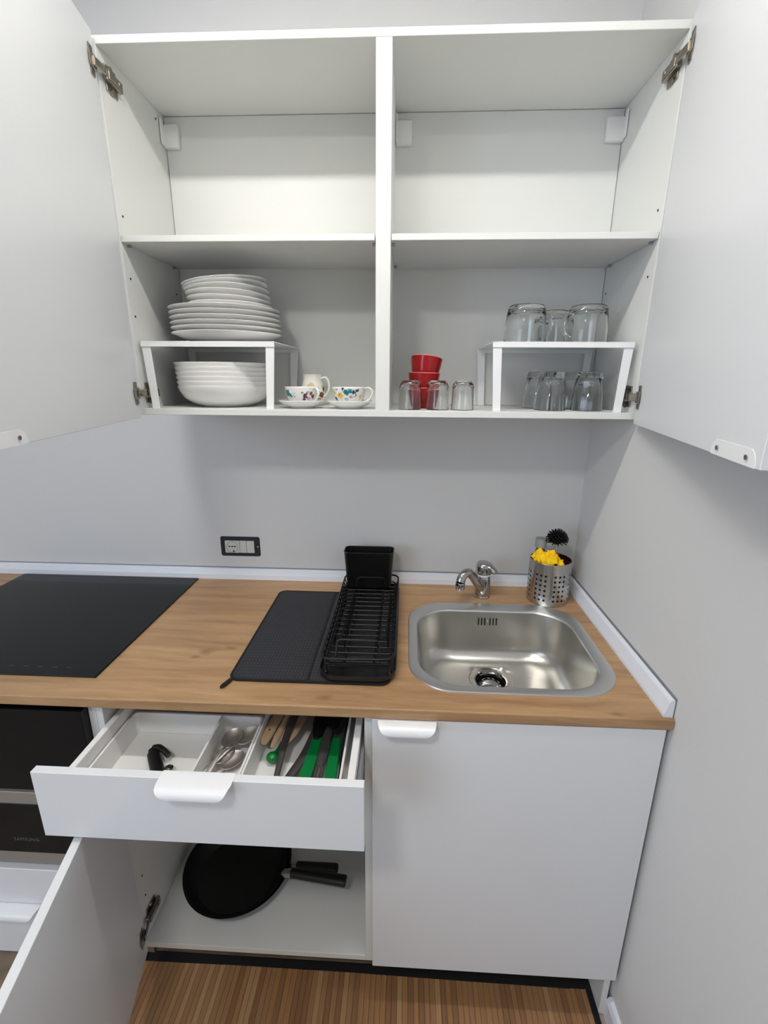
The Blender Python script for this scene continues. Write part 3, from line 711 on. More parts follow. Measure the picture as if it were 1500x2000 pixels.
# ------------------------------------------------------------------ socket in its open wall box
so = thing('wall_socket', 'white wall socket with two blank modules in an open dark wall box', 'socket', (-.478, -.001, 1.018))
sx0, sx1, sz0, sz1 = -.543, -.414, .986, 1.052
bm = loft(bmesh.new(), [[(x, -.0012, z) for x, z, _ in [(p[0], p[1], 0) for p in rrect((sx0+sx1)/2, (sz0+sz1)/2, (sx1-sx0)/2, (sz1-sz0)/2, .007, 0, 32)]], [(p[0], -.0004, p[1]) for p in rrect((sx0+sx1)/2, (sz0+sz1)/2, (sx1-sx0)/2+.001, (sz1-sz0)/2+.001, .007, 0, 32)]], cap0=True, cap1=True)
P('wall_box', bm, PLASTER, so)
mx0, mz0, mz1 = -.527, .999, 1.040
P('socket_module', BX(mx0, mx0+.048, -.009, -.0012, mz0, mz1, bev=.001), SOCK, so)
P('blank_module', BX(mx0+.0487, mx0+.0705, -.008, -.0012, mz0, mz1, bev=.0008), SOCK, so)
P('blank_module', BX(mx0+.0715, mx0+.096, -.008, -.0012, mz0, mz1, bev=.0008), SOCK, so)
xy = Matrix.Translation((mx0+.024, -.009, (mz0+mz1)/2)) @ Matrix.Rotation(PI/2, 4, 'X')
bm = lathe([(.0195, 0), (.0195, .0012), (.018, .0015), (.0165, -.003), (.0005, -.003)], cap0=False); bm.transform(xy)
SOCKD = mat('socket_recess', (176, 174, 166), .5)
sr = P('socket_recess', bm, SOCKD, so, smooth=True)
for dx, dz in ((-.009, 0.002), (0, .002), (.009, 0.002), (.004, -.014)):
    bm = bmesh.new(); bmesh.ops.create_cone(bm, cap_ends=True, segments=12, radius1=.0026, radius2=.0026, depth=.0016)
    bm.transform(Matrix.Translation((mx0+.024+dx, -.0092, (mz0+mz1)/2+dz)) @ Matrix.Rotation(PI/2, 4, 'X')); P('pin_hole', bm, DARK, sr)
P('fixing_screw', screw_bm((-.4205, -.0022, 1.019), (0, -1, 0), .003), GREYST, so)

# ------------------------------------------------------------------ shelf risers
def riser(x0, x1, y0, y1, zt, label):
    t = thing('shelf_riser', label, 'shelf riser', ((x0+x1)/2, (y0+y1)/2, ZW+T+.0003), 'white metal shelf risers')
    bm = BX(x0, x1, y0, y1, zt-.0022, zt, bev=.0006); box(bm, x0, x1, y0, y0+.0022, zt-.0125, zt-.0022, bev=.0004); box(bm, x0, x1, y1-.0022, y1, zt-.0125, zt-.0022, bev=.0004)
    P('shelf_top', bm, STEELW, t)
    for s, xe in ((1, x0), (-1, x1)):
        for ya, yb_ in ((y0+.0024, y0+.0055), (y1-.0055, y1-.0024)):
            bm = bmesh.new(); w_ = .0205; off = .009
            a = xe+s*.001; pts = [(a, zt-.0123), (a+s*w_, zt-.0123), (a+s*(w_+off-.003), ZW+T+.0004), (a+s*off, ZW+T+.0004)]
            va = [bm.verts.new((x, ya, z)) for x, z in pts]; vb = [bm.verts.new((x, yb_, z)) for x, z in pts]
            bm.faces.new(va); bm.faces.new(list(reversed(vb)))
            for i in range(4): bm.faces.new((va[i], va[(i+1) % 4], vb[(i+1) % 4], vb[i]))
            P('leg', bm, STEELW, t)
    return t
RZ = 1.6345
riser(-.5765, -.2555, -.2765, -.022, RZ, 'white metal shelf riser under the dinner plates in the left compartment')
riser(.2530, .5720, -.2765, -.022, RZ+.001, 'white metal shelf riser holding glass mugs in the right compartment')

# ------------------------------------------------------------------ crockery
SH = ZW+T+.0003
def plate_mesh(r, h, foot):
    k = r
    prof = [(foot-.004, .003), (foot-.003, 0), (foot, 0), (foot+.002, .003), (r*.78, h*.42), (r*.93, h*.78), (r-.001, h-.0022), (r, h-.0008), (r-.0008, h), (r-.004, h-.0008), (r*.92, h*.88), (r*.74, h*.52), (foot, .0055), (.001, .0045)]
    return lathe(prof, n=56)
def stack(name, mesh_bm, cx, cy, z0, dz, n, lab, cat, grp, tilt=(0, 0), labels=None):
    first = obj(name, mesh_bm, CERAM, smooth=True)
    for i in range(n):
        o = first if i == 0 else first.copy()
        if i: C.objects.link(o)
        o.location = (cx[0]+cx[1]*i, cy, z0+dz*i); o.rotation_euler = (0, math.radians(tilt[0]+tilt[1]*i), i*.7)
        pos = ['lowest', 'second from the bottom', 'third from the bottom', 'third from the top', 'second from the top', 'topmost'][i]
        tag(o, lab % pos, cat, grp)
stack('dinner_plate', plate_mesh(.1365, .0245, .080), (-.4085, -.0006), -.1505, RZ+.0005, .0117, 6, 'large white dinner plate, %s of the big-plate stack on the left riser', 'plate', 'white dinner plates on the left riser')
stack('side_plate', plate_mesh(.1035, .0235, .058), (-.3955, -.0020), -.152, RZ+.0705, .0108, 6, 'small white side plate, %s of the small stack on the dinner plates', 'plate', 'white side plates on top of the dinner plates', tilt=(.8, .95))
def bowl_mesh(r, h, foot):
    prof = [(foot-.004, .002), (foot-.002, 0), (foot, 0), (foot+.004, .003), (r*.72, h*.18), (r*.88, h*.42), (r*.965, h*.75), (r, h-.002), (r, h), (r-.004, h), (r*.93, h*.74), (r*.84, h*.45), (r*.66, h*.22), (foot, .006), (.001, .005)]
    return lathe(prof, n=56)
stack('soup_bowl', bowl_mesh(.1185, .052, .064), (-.4250, -.0008), -.155, SH, .0115, 6, 'white deep soup bowl, %s of the stack under the left riser', 'bowl', 'white soup bowls under the left riser')

# ------------------------------------------------------------------ cups and saucers
sau = plate_mesh(.0585, .0195, .031)
s1 = tag(obj('saucer', sau, CERAM, smooth=True), 'white saucer under the left flowered teacup', 'saucer', 'white saucers'); s1.location = (-.2095, -.213, SH)
s2 = s1.copy(); C.objects.link(s2); s2.location = (-.0880, -.213, SH); s2['label'] = 'white saucer under the right flowered teacup beside the divider'
cupprof = [(.018, .001), (.019, 0), (.0215, 0), (.0235, .002), (.031, .009), (.0375, .020), (.041, .034), (.0428, .0445), (.0422, .0455), (.0405, .0448), (.0385, .034), (.035, .021), (.029, .011), (.018, .005), (.001, .004)]
def teacup(loc, ang, m, label, name='teacup', sc_=1.0):
    t = thing(name, label, 'cup', loc, 'flowered teacups on saucers')
    bm = lathe([(r*sc_, z*sc_) for r, z in cupprof], n=48); P('cup_body', bm, m, t, smooth=True, local=True)
    c, s = math.cos(ang), math.sin(ang)
    pts = [(.0395, .040), (.050, .0445), (.0605, .038), (.0600, .026), (.050, .014), (.0335, .0095)]
    bm = bmesh.new(); tube(bm, smooth_path([(r*c*sc_, r*s*sc_, z*sc_) for r, z in pts], 5), [(.0030, .0022)]*26, n=10, sq=(0, 0, 1)); P('handle', bm, m, t, smooth=True, local=True)
    return t
TEAL, TEALD, YELF, PLUM, PINKF, OLIVE, BRN, SAND = (28, 122, 132), (30, 84, 96), (240, 190, 70), (110, 62, 74), (205, 150, 175), (196, 200, 130), (112, 78, 50), (205, 190, 150)
m1 = floral('cup_print_bird', [(-.030, -.026, .031, .0095, TEAL), (-.021, -.032, .025, .0062, TEAL), (-.013, -.037, .030, .003, TEALD), (-.012, -.036, .022, .0026, TEALD), (-.027, -.028, .016, .0035, PINKF), (-.033, -.024, .041, .0022, TEAL),
                               (.016, -.037, .024, .0075, PLUM), (.020, -.034, .034, .0045, PINKF), (.012, -.035, .015, .0052, TEALD), (.027, -.029, .030, .005, PLUM), (.022, -.030, .018, .006, PINKF), (.009, -.039, .032, .003, PLUM), (.031, -.022, .022, .006, BRN)])
m2 = floral('cup_print_flowers', [(-.019, -.035, .026, .0085, YELF), (-.020, -.035, .028, .0035, (225, 130, 40)), (-.034, -.022, .034, .008, OLIVE), (-.031, -.022, .016, .0075, TEALD), (-.003, -.041, .033, .0075, TEAL), (.008, -.040, .037, .0065, TEAL), (.016, -.037, .034, .005, TEALD), (-.012, -.040, .041, .004, TEALD),
                                  (.010, -.038, .024, .0055, PINKF), (.012, -.037, .024, .0028, PLUM), (.020, -.033, .028, .003, PLUM), (-.002, -.038, .016, .005, (170, 195, 190)), (.024, -.033, .038, .005, TEALD), (.030, -.022, .022, .006, (226, 178, 140)), (-.027, -.030, .040, .003, TEAL)])
teacup((-.2075, -.213, SH+.0065), math.radians(-38), m1, 'white teacup with a teal bird print, left of the two at the front')
teacup((-.0880, -.213, SH+.0065), math.radians(-12), m2, 'white teacup with teal and yellow flower print, next to the divider')
m3 = floral('cup_print_brown', [(.0, -.034, .050, .013, SAND), (.014, -.030, .040, .009, BRN), (.026, -.018, .030, .010, BRN), (.020, -.024, .012, .010, (160, 120, 70)), (.030, -.008, .046, .008, (90, 62, 42)), (.006, -.034, .020, .008, BRN), (-.020, -.026, .055, .004, (120, 160, 140))], (232, 230, 222))
jg = thing('milk_jug', 'pale jug with brown and beige print tucked behind the left teacup', 'jug', (-.203, -.095, SH))
jp = [(.020, .001), (.022, 0), (.026, .002), (.033, .014), (.0345, .030), (.031, .050), (.027, .064), (.0255, .076), (.0275, .083), (.026, .083), (.024, .076), (.0255, .064), (.029, .050), (.032, .030), (.030, .014), (.02, .005), (.001, .004)]
P('jug_body', lathe(jp, n=40), m3, jg, smooth=True, local=True)
bm = bmesh.new(); tube(bm, smooth_path([(.024, -.006, .072), (.040, -.010, .074), (.048, -.012, .056), (.043, -.011, .034), (.032, -.008, .024)], 5), .003, n=8); P('handle', bm, m3, jg, smooth=True, local=True)

# ------------------------------------------------------------------ red ramekins
rp = [(.027, .001), (.028, 0), (.030, .002), (.0345, .014), (.0385, .034), (.0405, .0505)]
rpi = [(.0378, .0505), (.036, .034), (.0325, .015), (.027, .006), (.001, .005)]
def ramekin(loc, rot, label):
    t = thing('red_bowl', label, 'bowl', loc, 'stacked small red bowls'); t.rotation_euler = rot
    P('bowl_body', lathe(rp+rpi, n=44), REDC, t, smooth=True, local=True)
    bm = bmesh.new(); tube(bm, circ(0, 0, .0508, .0392, 48), .0014, n=6, closed=True); P('rim', bm, REDRIM, t, smooth=True, local=True)
    return t
RX, RY = .1015, -.165
ramekin((RX, RY, SH), (0, 0, 0), 'small red glazed bowl, bottom of the stack of three behind the clear glasses')
ramekin((RX-.001, RY, SH+.0365), (0, math.radians(1.5), .5), 'small red glazed bowl, middle of the stack of three')
ramekin((RX+.0005, RY, SH+.0735), (0, math.radians(11), 1.0), 'small red glazed bowl, tilted on top of the stack of three')

# ------------------------------------------------------------------ glasses (all standing upside down)
def glass_lathe(outer, inner, n=48): return lathe(outer+inner, n=n, cap0=False, cap1=True)
def closed_shell(outer, inner, n=48, flute=0, fa=.0):
    # outer from mouth (z=0) up to the base; inner back down; closed ring at the mouth
    prof = outer+inner; loops = []
    for r, z in prof:
        loops.append([((r+(fa*math.cos(flute*2*PI*i/n) if flute and r > .01 else 0))*math.cos(2*PI*i/n), (r+(fa*math.cos(flute*2*PI*i/n) if flute and r > .01 else 0))*math.sin(2*PI*i/n), z) for i in range(n)])
    bm = bmesh.new(); R = [[bm.verts.new(p) for p in l] for l in loops]
    m = len(R)
    # outer: 0..a-1, inner a..m-1 ; outer ends at axis cap, inner starts at axis cap
    a = len(outer)
    for seg in (range(0, a-1), range(a, m-1)):
        for k in seg:
            for i in range(n):
                j = (i+1) % n; bm.faces.new((R[k][i], R[k][j], R[k+1][j], R[k+1][i]))
    bm.faces.new(R[a-1]); bm.faces.new(R[a])
    for i in range(n):
        j = (i+1) % n; bm.faces.new((R[m-1][i], R[m-1][j], R[0][j], R[0][i]))
    return bm
so_ = [(.0275, 0), (.0277, .002), (.0270, .030), (.0262, .054), (.0245, .062), (.0200, .0675), (.0185, .0695), (.0150, .0700), (.002, .0695)]
si_ = [(.002, .062), (.014, .0618), (.0195, .058), (.0226, .050), (.0242, .030), (.0258, .001)]
g1 = tag(obj('drinking_glass', closed_shell(so_, si_), GLASS, smooth=True), 'small clear tumbler upside down at the shelf front, nearest the divider', 'glass', 'small upturned tumblers by the red bowls')
g1.location = (.0655, -.232, SH)
for x, lb in ((.1335, 'small clear tumbler upside down in front of the red bowls, middle of three'), (.1950, 'small clear tumbler upside down between the red bowls and the right riser')):
    g = g1.copy(); C.objects.link(g); g.location = (x, -.232, SH); g['label'] = lb
fo = [(.0370, 0), (.0374, .002), (.0362, .020), (.0350, .036), (.0338, .0385), (.0325, .060), (.0300, .084), (.0285, .0905), (.0255, .0925), (.002, .092)]
fi = [(.002, .078), (.024, .0775), (.0272, .074), (.0300, .058), (.0318, .038), (.0330, .034), (.0346, .001)]
f1 = tag(obj('drinking_glass', closed_shell(fo, fi, n=80, flute=10, fa=.0005), GLASS, smooth=True), 'clear ribbed tumbler upside down at the front left under the right riser', 'glass', 'ribbed tumblers under the right riser')
f1.location = (.4145, -.208, SH)
for x, y, lb in ((.5045, -.208, 'clear ribbed tumbler upside down at the front right under the right riser'), (.4075, -.115, 'clear ribbed tumbler upside down behind the front left one under the riser'), (.4900, -.115, 'clear ribbed tumbler upside down behind the front right one under the riser')):
    g = f1.copy(); C.objects.link(g); g.location = (x, y, SH); g.rotation_euler = (0, 0, x*9); g['label'] = lb
mo = [(.0490, 0), (.0493, .002), (.0478, .030), (.0455, .066), (.0440, .078), (.0405, .0840), (.0370, .0860), (.0345, .0852), (.002, .0845)]
mi = [(.002, .076), (.034, .0755), (.0400, .070), (.0428, .060), (.0448, .030), (.0462, .001)]
def mug(loc, ang, label):
    t = thing('glass_mug', label, 'mug', loc, 'upturned glass mugs on the right riser')
    P('mug_body', closed_shell(mo, mi, 56), GLASS, t, smooth=True, local=True)
    c, s = math.cos(ang), math.sin(ang); pts = [(.0462, .064), (.060, .066), (.071, .056), (.073, .040), (.066, .022), (.049, .015)]
    bm = bmesh.new(); tube(bm, smooth_path([(r*c, r*s, z) for r, z in pts], 6), [(.0050, .0032)]*31, n=12, sq=(0, 0, 1)); P('handle', bm, GLASS, t, smooth=True, local=True)
    return t
RT = RZ+.0013
mug((.3395, -.205, RT), math.radians(22), 'clear glass mug upside down, left of three on the right riser')
mug((.4860, -.200, RT), math.radians(205), 'clear glass mug upside down, right of three on the right riser')
mug((.4350, -.098, RT), math.radians(95), 'clear glass mug upside down, middle and rear of three on the riser')

# ------------------------------------------------------------------ trays in the drawer
ZD = .7455
def tray(name, x0, x1, y0, y1, zt, z0, dividers, label):
    t = thing(name, label, 'cutlery tray', ((x0+x1)/2, (y0+y1)/2, z0)); w_ = .003
    P('tray_floor', BX(x0+.004, x1-.004, y0+.004, y1-.004, z0, z0+.003), PLASTW, t)
    cx, cy, hx_, hy_ = (x0+x1)/2, (y0+y1)/2, (x1-x0)/2, (y1-y0)/2
    L = [rrect(cx, cy, hx_-.004, hy_-.004, .010, z0+.001, 48), rrect(cx, cy, hx_-.0008, hy_-.0008, .012, zt-.002, 48), rrect(cx, cy, hx_, hy_, .012, zt, 48), rrect(cx, cy, hx_-.0045, hy_-.0045, .010, zt, 48), rrect(cx, cy, hx_-.009, hy_-.009, .009, z0+.0035, 48)]
    P('tray_wall', loft(bmesh.new(), L), PLASTW, t, smooth=True)
    for xd in dividers:
        bm = bmesh.new(); A = [(xd-.0022, zt), (xd+.0022, zt), (xd+.005, z0+.003), (xd-.005, z0+.003)]
        va = [bm.verts.new((x, y0+.004, z)) for x, z in A]; vb = [bm.verts.new((x, y1-.004, z)) for x, z in A]
        bm.faces.new(va); bm.faces.new(list(reversed(vb)))
        for i in range(4): bm.faces.new((va[i], va[(i+1) % 4], vb[(i+1) % 4], vb[i]))
        P('divider', bm, PLASTW, t)
    return t
tray('cutlery_tray', -.5645, -.2565, YFR+.003, -.528, .800, ZD+.0003, (-.3540,), 'white plastic tray with two compartments in the open drawer')
tray('utensil_tray', -.2555, -.0560, YFR+.003, -.290, .800, ZD+.0003, (), 'white plastic tray of cooking tools at the right of the open drawer')
FZ = ZD+.0055
# corkscrew / can opener
co_ = thing('can_opener', 'black folding can opener lying alone in the left tray compartment', 'can opener', (-.44, -.64, FZ))
bm = bmesh.new(); tube(bm, smooth_path([(-.4850, -.603, FZ+.012), (-.4740, -.620, FZ+.010), (-.4560, -.645, FZ+.009), (-.4400, -.668, FZ+.009)], 5), [(.0105, .008)]*3+[(.0135, .0095)]*13, n=12, sq=(0, 0, 1)); P('handle', bm, BLACKP, co_, smooth=True)
bm = bmesh.new(); tube(bm, smooth_path([(-.4850, -.601, FZ+.016), (-.4720, -.603, FZ+.020), (-.4560, -.612, FZ+.020), (-.4400, -.622, FZ+.016)], 5), [(.0065, .0055)]*16, n=12, sq=(0, 0, 1)); P('handle', bm, BLACKP, co_, smooth=True)
bm = lathe([(.007, 0), (.0095, .001), (.0095, .003), (.006, .004), (.002, .006)], -.4270, -.650, FZ+.009, n=20); box(bm, -.447, -.4300, -.655, -.651, FZ+.007, FZ+.010, bev=.0006); P('cutting_wheel', bm, CHROME, co_, smooth=True)
# spoons and forks
def spoon(p, ang, tilt, label, kind='spoon', L=.17, z=0, hw=.0215):
    t = thing(kind, label, kind, p, 'steel cutlery in the middle compartment'); t.rotation_euler = (tilt, 0, ang)
    # local: bowl centred at +y, handle towards -y
    bm = bmesh.new(); nu, nv = 10, 10; g = []
    for i in range(nu+1):
        v = -1+2*i/nu; row = []
        for j in range(nv+1):
            u = -1+2*j/nv; wdt = hw*math.sqrt(max(0, 1-v*v))*(1.0 if v > 0 else .92)
            d = -.0085*(1-u*u)*(1-v*v); row.append(bm.verts.new((u*max(wdt, .0004), .028*v, d+.009)))
        g.append(row)
    for i in range(nu):
        for j in range(nv): bm.faces.new((g[i][j], g[i+1][j], g[i+1][j+1], g[i][j+1]))
    bmesh.ops.recalc_face_normals(bm, faces=bm.faces[:]); bm.normal_update(); bmesh.ops.solidify(bm, geom=bm.faces[:], thickness=.0012); P('bowl' if kind == 'spoon' else 'head', bm, CUTL, t, smooth=True, local=True)
    bm = bmesh.new(); hp = smooth_path([(0, -.026, .0085), (0, -.045, .0125), (0, -.08, .010), (0, -.028-L*.62, .006)], 5)
    tube(bm, hp, [(.0030+.0045*max(0, (i-6)/9), .0013) for i in range(len(hp))], n=8, sq=(0, 0, 1)); P('handle', bm, CUTL, t, smooth=True, local=True)
    return t
spoon((-.318, -.575, FZ+.020), math.radians(-12), .10, 'steel spoon, upper left of the four in the middle compartment')
spoon((-.285, -.566, FZ+.020), math.radians(-34), .10, 'steel spoon lying against the compartment divider, upper right of the four')
spoon((-.325, -.612, FZ+.010), math.radians(-22), .05, 'steel spoon, lower left of the four in the middle compartment')
spoon((-.300, -.625, FZ+.008), math.radians(-30), .04, 'steel spoon, lower right of the four in the middle compartment')
# wooden spoons with their tips towards the front
def stick(name, label, cat, pts, rad, m, group=None, n=12, sq=(0, 0, 1)):
    p0 = pts[0]; t = thing(name, label, cat, tuple(p0), group)
    sp = smooth_path(pts, 6); rr_ = []
    for i in range(len(sp)):
        f = i/(len(sp)-1)*(len(rad)-1); k = min(int(f), len(rad)-2); q = f-k; rr_.append((rad[k][0]*(1-q)+rad[k+1][0]*q, rad[k][1]*(1-q)+rad[k+1][1]*q))
    bm = bmesh.new(); tube(bm, sp, rr_, n=n, sq=sq); P('handle', bm, m, t, smooth=True); return t
zz = FZ+.028
t = stick('wooden_spoon', 'flat wooden spoon with rounded beige handle end, leftmost in the tool tray', 'spoon', [(-.2400, -.594, zz+.004), (-.2385, -.575, zz+.006), (-.2330, -.52, zz+.006), (-.2250, -.44, zz), (-.216, -.34, zz-.010)], [(.006, .004), (.0115, .005), (.0135, .005), (.0135, .005), (.012, .004)], WOODSP, 'wooden tools in the drawer')
bm = bmesh.new(); bmesh.ops.create_cone(bm, cap_ends=True, segments=12, radius1=.002, radius2=.002, depth=.001); bm.transform(Matrix.Translation((-.2365, -.560, zz+.0113))); P('hang_hole', bm, DARK, t)
stick('wooden_spatula', 'narrow wooden spatula handle just right of the leftmost wooden spoon', 'spatula', [(-.2200, -.602, zz+.002), (-.2160, -.575, zz+.006), (-.2070, -.50, zz+.003), (-.192, -.34, zz-.008)], [(.004, .003), (.0075, .005), (.0085, .005), (.010, .005)], WOODSP, 'wooden tools in the drawer')
stick('wooden_fork', 'wooden tool with a wide pale end crossed by a dark utensil', 'utensil', [(-.1960, -.588, zz+.000), (-.1930, -.560, zz+.002), (-.1800, -.47, zz-.006), (-.168, -.36, zz-.010)], [(.006, .003), (.018, .005), (.020, .004), (.014, .004)], WOODSP, 'wooden tools in the drawer')
gs = stick('green_peeler', 'green plastic tool with a round ball end under the wooden handles', 'peeler', [(-.2170, -.612, FZ+.011), (-.210, -.59, FZ+.010), (-.199, -.55, FZ+.008), (-.182, -.46, FZ+.007)], [(.009, .007), (.0065, .006), (.009, .006), (.009, .005)], GREEN)
bm = bmesh.new(); bmesh.ops.create_uvsphere(bm, u_segments=20, v_segments=12, radius=.0125); bm.transform(Matrix.Translation((-.2175, -.611, FZ+.013)) @ Matrix.Diagonal((1.05, 1, .85, 1))); P('ball_end', bm, GREEN, gs, smooth=True)
# dark nylon tools
stick('kitchen_tongs', 'thin dark utensil handle reaching the drawer front, left of the dark bundle', 'utensil', [(-.1960, -.705, FZ+.003), (-.1945, -.66, FZ+.016), (-.1950, -.58, FZ+.034), (-.1870, -.50, FZ+.042), (-.165, -.36, FZ+.036)], [(.003, .002), (.006, .003), (.0085, .003), (.009, .003), (.010, .003)], GREYPL, 'dark kitchen tools in the drawer')
stick('nylon_spatula', 'flat dark grey handle slanting beside the left green knife handle', 'spatula', [(-.192, -.712, FZ+.003), (-.172, -.66, FZ+.008), (-.148, -.60, FZ+.016), (-.128, -.52, FZ+.024), (-.112, -.38, FZ+.020)], [(.004, .002), (.009, .003), (.0105, .003), (.016, .003), (.030, .002)], GREYPL, 'dark kitchen tools in the drawer')
stick('nylon_ladle', 'dark grey ladle handle lying next to the flat slanting one', 'ladle', [(-.176, -.712, FZ+.003), (-.160, -.67, FZ+.006), (-.144, -.62, FZ+.009), (-.120, -.54, FZ+.014), (-.100, -.40, FZ+.02)], [(.004, .0025), (.006, .003), (.007, .003), (.010, .004), (.026, .012)], GREYPL, 'dark kitchen tools in the drawer')
stick('kitchen_scissors', 'dark grey scissor handles between the two green knife handles', 'scissors', [(-.1120, -.700, FZ+.006), (-.1115, -.665, FZ+.016), (-.1080, -.62, FZ+.026), (-.104, -.55, FZ+.034), (-.098, -.42, FZ+.026)], [(.006, .004), (.0085, .005), (.0105, .005), (.009, .004), (.010, .002)], GREYPL, 'dark kitchen tools in the drawer')
sci = [o for o in C.objects if o.name.startswith('kitchen_scissors')][0]
bm = bmesh.new(); tube(bm, rnd_poly([(-.1200, -.698, FZ+.012), (-.1050, -.698, FZ+.012), (-.1010, -.645, FZ+.026), (-.1130, -.640, FZ+.026)], .008, 4), .0030, n=8, closed=True); P('finger_loop', bm, GREYPL, sci, smooth=True)
def green_knife(x0, y0, x1, y1, z0, z1, w_, label):
    t = thing('green_knife', label, 'knife', (x0, y0, z0), 'green-handled knives in the drawer')
    d = Vector((x1-x0, y1-y0, z1-z0)); Ln = d.length; q = Vector((0, 1, 0)).rotation_difference(d.normalized()).to_matrix().to_4x4(); mt = Matrix.Translation((x0, y0, z0)) @ q
    bm = bmesh.new(); n_ = 14; sec = []
    outl = [(-w_*.80, 0), (-w_, .010), (-w_*.98, .05), (-w_*.86, Ln), (w_*.86, Ln), (w_*.98, .05), (w_, .010), (w_*.80, 0)]
    bm = prism(bmesh.new(), outl, -.005, .005, bev=.0022); bm.transform(mt); P('handle', bm, GREEN, t, smooth=True)
    bm = lathe([(w_*.44, .0048), (w_*.50, .0062), (w_*.60, .0062), (w_*.68, .0048)], 0, .014, 0, n=24, cap0=False, cap1=False); bm.transform(mt); P('handle_eyelet', bm, GREEN, t, smooth=True)
    bm = lathe([(w_*.42, .0050), (w_*.42, .0056)], 0, .014, 0, n=20); bm.transform(mt); P('eyelet_hole', bm, mat('dark_green', (0, 62, 30), .6), t)
    bm = prism(bmesh.new(), [(-.013, Ln+.0005), (-.013, Ln+.12), (.004, Ln+.15), (.013, Ln+.12), (.013, Ln+.0005)], -.0008, .0008); bm.transform(mt); P('blade', bm, GREYPL, t)
    return t
green_knife(-.1380, -.700, -.1270, -.560, FZ+.012, FZ+.022, .0128, 'knife with flat bright green handle, left of the two at the drawer front')
green_knife(-.0830, -.700, -.0850, -.560, FZ+.012, FZ+.022, .0118, 'knife with flat bright green handle, right of the two at the drawer front')
stick('chef_knife', 'black utensil along the right wall of the tool tray', 'knife', [(-.0665, -.690, FZ+.006), (-.0665, -.64, FZ+.008), (-.068, -.56, FZ+.012), (-.070, -.44, FZ+.014), (-.072, -.36, FZ+.012)], [(.002, .008), (.003, .010), (.003, .013), (.0012, .016), (.001, .010)], BLACKP, 'dark kitchen tools in the drawer')
for k, (x, y) in enumerate(((-.130, -.50), (-.108, -.47), (-.088, -.49))):
    stick('nylon_turner', ['black slotted turner head deep in the tool tray, left of three', 'black slotted turner head deep in the tool tray, middle of three', 'black slotted turner head deep in the tool tray, right of three'][k], 'turner', [(x, y-.070, FZ+.030+k*.006), (x+.002, y-.03, FZ+.034+k*.005), (x+.002, y+.03, FZ+.036+k*.004), (x, y+.12, FZ+.03)], [(.006, .004), (.016, .003), (.018, .003), (.006, .003)], BLACKP, 'dark kitchen tools in the drawer')

# ------------------------------------------------------------------ pans in the lower cabinet
def pan(loc, r, h, hang, hz, label, hl_=.150):
    t = thing('frying_pan', label, 'pan', loc, 'black frying pans in the base cabinet')
    bm = lathe([(r*.76, 0), (r*.80, .002), (r*.93, h*.55), (r, h), (r+.003, h+.0005), (r+.002, h-.002)][:5]+[(r-.003, h-.0005), (r*.91, h*.56), (r*.78, .006), (.001, .005)], n=64); P('pan_body', bm, PANM, t, smooth=True, local=True)
    c, s = math.cos(hang), math.sin(hang)
    bm = bmesh.new(); tube(bm, smooth_path([((r-.004)*c, (r-.004)*s, h-.012), ((r+.004)*c, (r+.004)*s, h-.004+hz*.2), ((r+.024)*c, (r+.024)*s, h+hz*.5)], 4), [(.0125, .0085)]*9, n=12, sq=(0, 0, 1)); P('handle_ferrule', bm, CHROME, t, smooth=True, local=True)
    bm = bmesh.new(); a = r+.0235; pts = smooth_path([(a*c, a*s, h+hz*.5), ((a+.05)*c, (a+.05)*s, h+hz*.8), ((a+hl_-.014)*c, (a+hl_-.014)*s, h+hz), ((a+hl_)*c, (a+hl_)*s, h+hz)], 6)
    rd = [(.0135+.003*min(1, i/14), .0105) for i in range(len(pts))]
    for q_ in range(1, 7): f_ = math.sqrt(max(.03, 1-((7-q_)/6.1)**2)); rd[-q_] = (.0165*f_, .0105*f_)
    tube(bm, pts, rd, n=16, sq=(0, 0, 1)); P('handle', bm, PANH, t, smooth=True, local=True)
    return t
pan((-.4060, -.4120, ZB+.0175), .149, .036, math.radians(-2), .004, 'black frying pan lying underneath the other in the open base cabinet', .121)
pan((-.4020, -.4360, ZB+.0365), .1390, .038, math.radians(-6), .004, 'black frying pan stacked on top of the other, its handle nearer the front', .158)

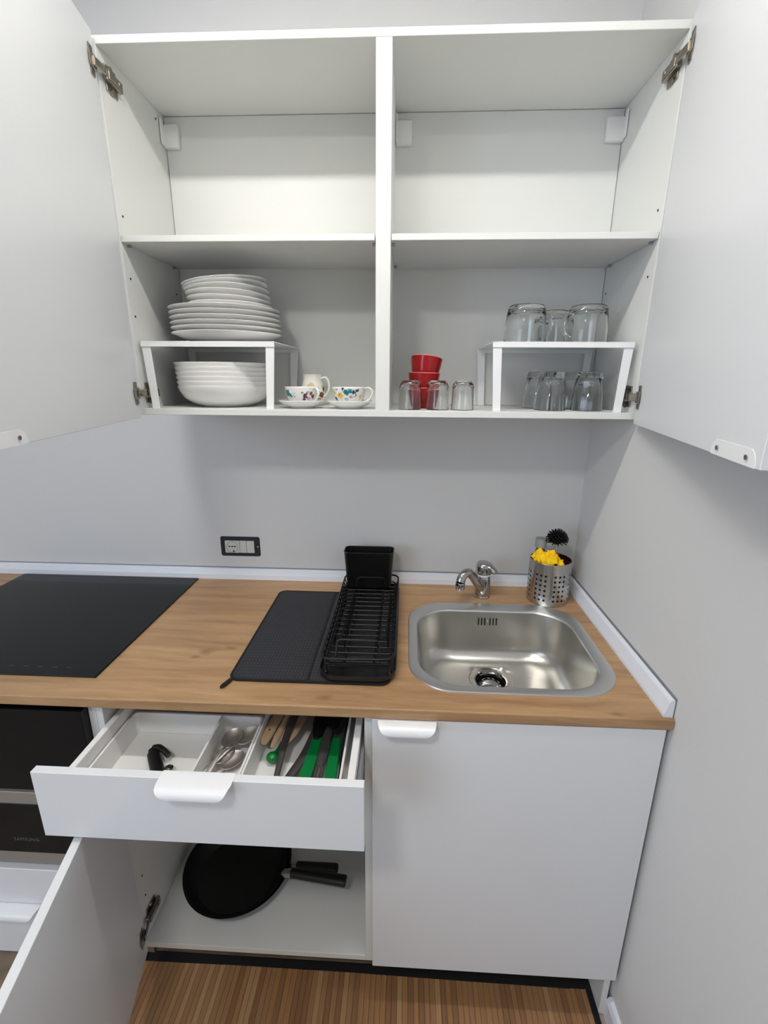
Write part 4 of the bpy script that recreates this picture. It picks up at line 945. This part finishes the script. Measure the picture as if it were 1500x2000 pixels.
# ------------------------------------------------------------------ bamboo mat
bmx0, bmx1, bmy0, bmy1 = -.72, .574, -1.35, -.530
bmat = thing('bamboo_mat', 'brown bamboo strip mat with black cloth border on the floor under the cabinets', 'mat', (-.07, -.95, .0))
def border(pts): return prism(bmesh.new(), pts, .0005, .0065, bev=.0012)
wgl = [(bmx0, bmy1), (bmx0, bmy1-.026), (-.45, -.5535), (-.2, -.5500), (0, -.5535), (.25, -.5560), (bmx1-.016, -.5585), (bmx1-.016, bmy1-.006), (bmx1-.016, bmy1)]
P('cloth_border', border(wgl), BLKFAB, bmat)
P('cloth_border', BX(bmx1-.0158, bmx1, bmy0, bmy1, .0005, .0065, bev=.0012), BLKFAB, bmat)
P('cloth_border', BX(bmx0-.018, bmx0-.0002, bmy0, bmy1, .0005, .0065, bev=.0012), BLKFAB, bmat)
P('backing_cloth', BX(bmx0, bmx1-.016, bmy0, bmy1-.026, .0004, .0018, bev=0), BLKFAB, bmat)
x = bmx0+.001; k = 0; rs = random.Random(11); meshes = {}
while x < bmx1-.018:
    wdt = .0137; mi_ = rs.choice([0, 0, 1, 3, 2, 0, 1, 3]); key = mi_
    if key not in meshes:
        bm = BX(0, wdt, 0, bmy1-.022-bmy0, .0019, .0052, bev=.0006); me = bpy.data.meshes.new('bamboo_slat'); bm.to_mesh(me); bm.free(); me.materials.append(BAMS[mi_]); meshes[key] = me
    o = bpy.data.objects.new('bamboo_slat', meshes[key]); C.objects.link(o); o.parent = bmat; o.location = Vector((x, bmy0, rs.uniform(0, .0003)))-bmat.location
    x += wdt+.0005
# ------------------------------------------------------------------ ceiling fitting above the frame (carries the tube light)
cl = thing('ceiling_light', 'slim white ceiling batten light above the wall cabinet, out of frame', 'lamp', (-.15, -.806, 2.5))
P('housing', BX(-.74, .44, -.831, -.781, 2.470, 2.4995, bev=.003), STEELW, cl)
tm, nt_, p_ = nodes('lit_tube'); p_.inputs['Emission Color'].default_value = (1, .965, .91, 1); p_.inputs['Emission Strength'].default_value = 57
P('diffuser', BX(-.70, .40, -.831, -.781, 2.457, 2.4695, bev=.002), tm, cl)
for xe in (-.7105, .4005): P('end_cap', BX(xe, xe+.010, -.832, -.780, 2.4565, 2.470, bev=.002), STEELW, cl)

c2 = thing('added_fill_lamp', 'round white fill lamp added behind the camera, out of frame', 'lamp', (-.45, -1.85, 2.5))  # unseen fill lamp, added to lift the drawer tops and base fronts
P('base', lathe([(.155, -.022), (.160, -.018), (.160, -.0005)], -.45, -1.85, 2.5), STEELW, c2, smooth=True)
tm2, nt_, p_ = nodes('lit_disc'); p_.inputs['Emission Color'].default_value = (1, .975, .94, 1); p_.inputs['Emission Strength'].default_value = 60
P('diffuser', lathe([(.001, -.034), (.10, -.033), (.145, -.0285), (.153, -.0225)], -.45, -1.85, 2.5, cap0=False), tm2, c2, smooth=True)
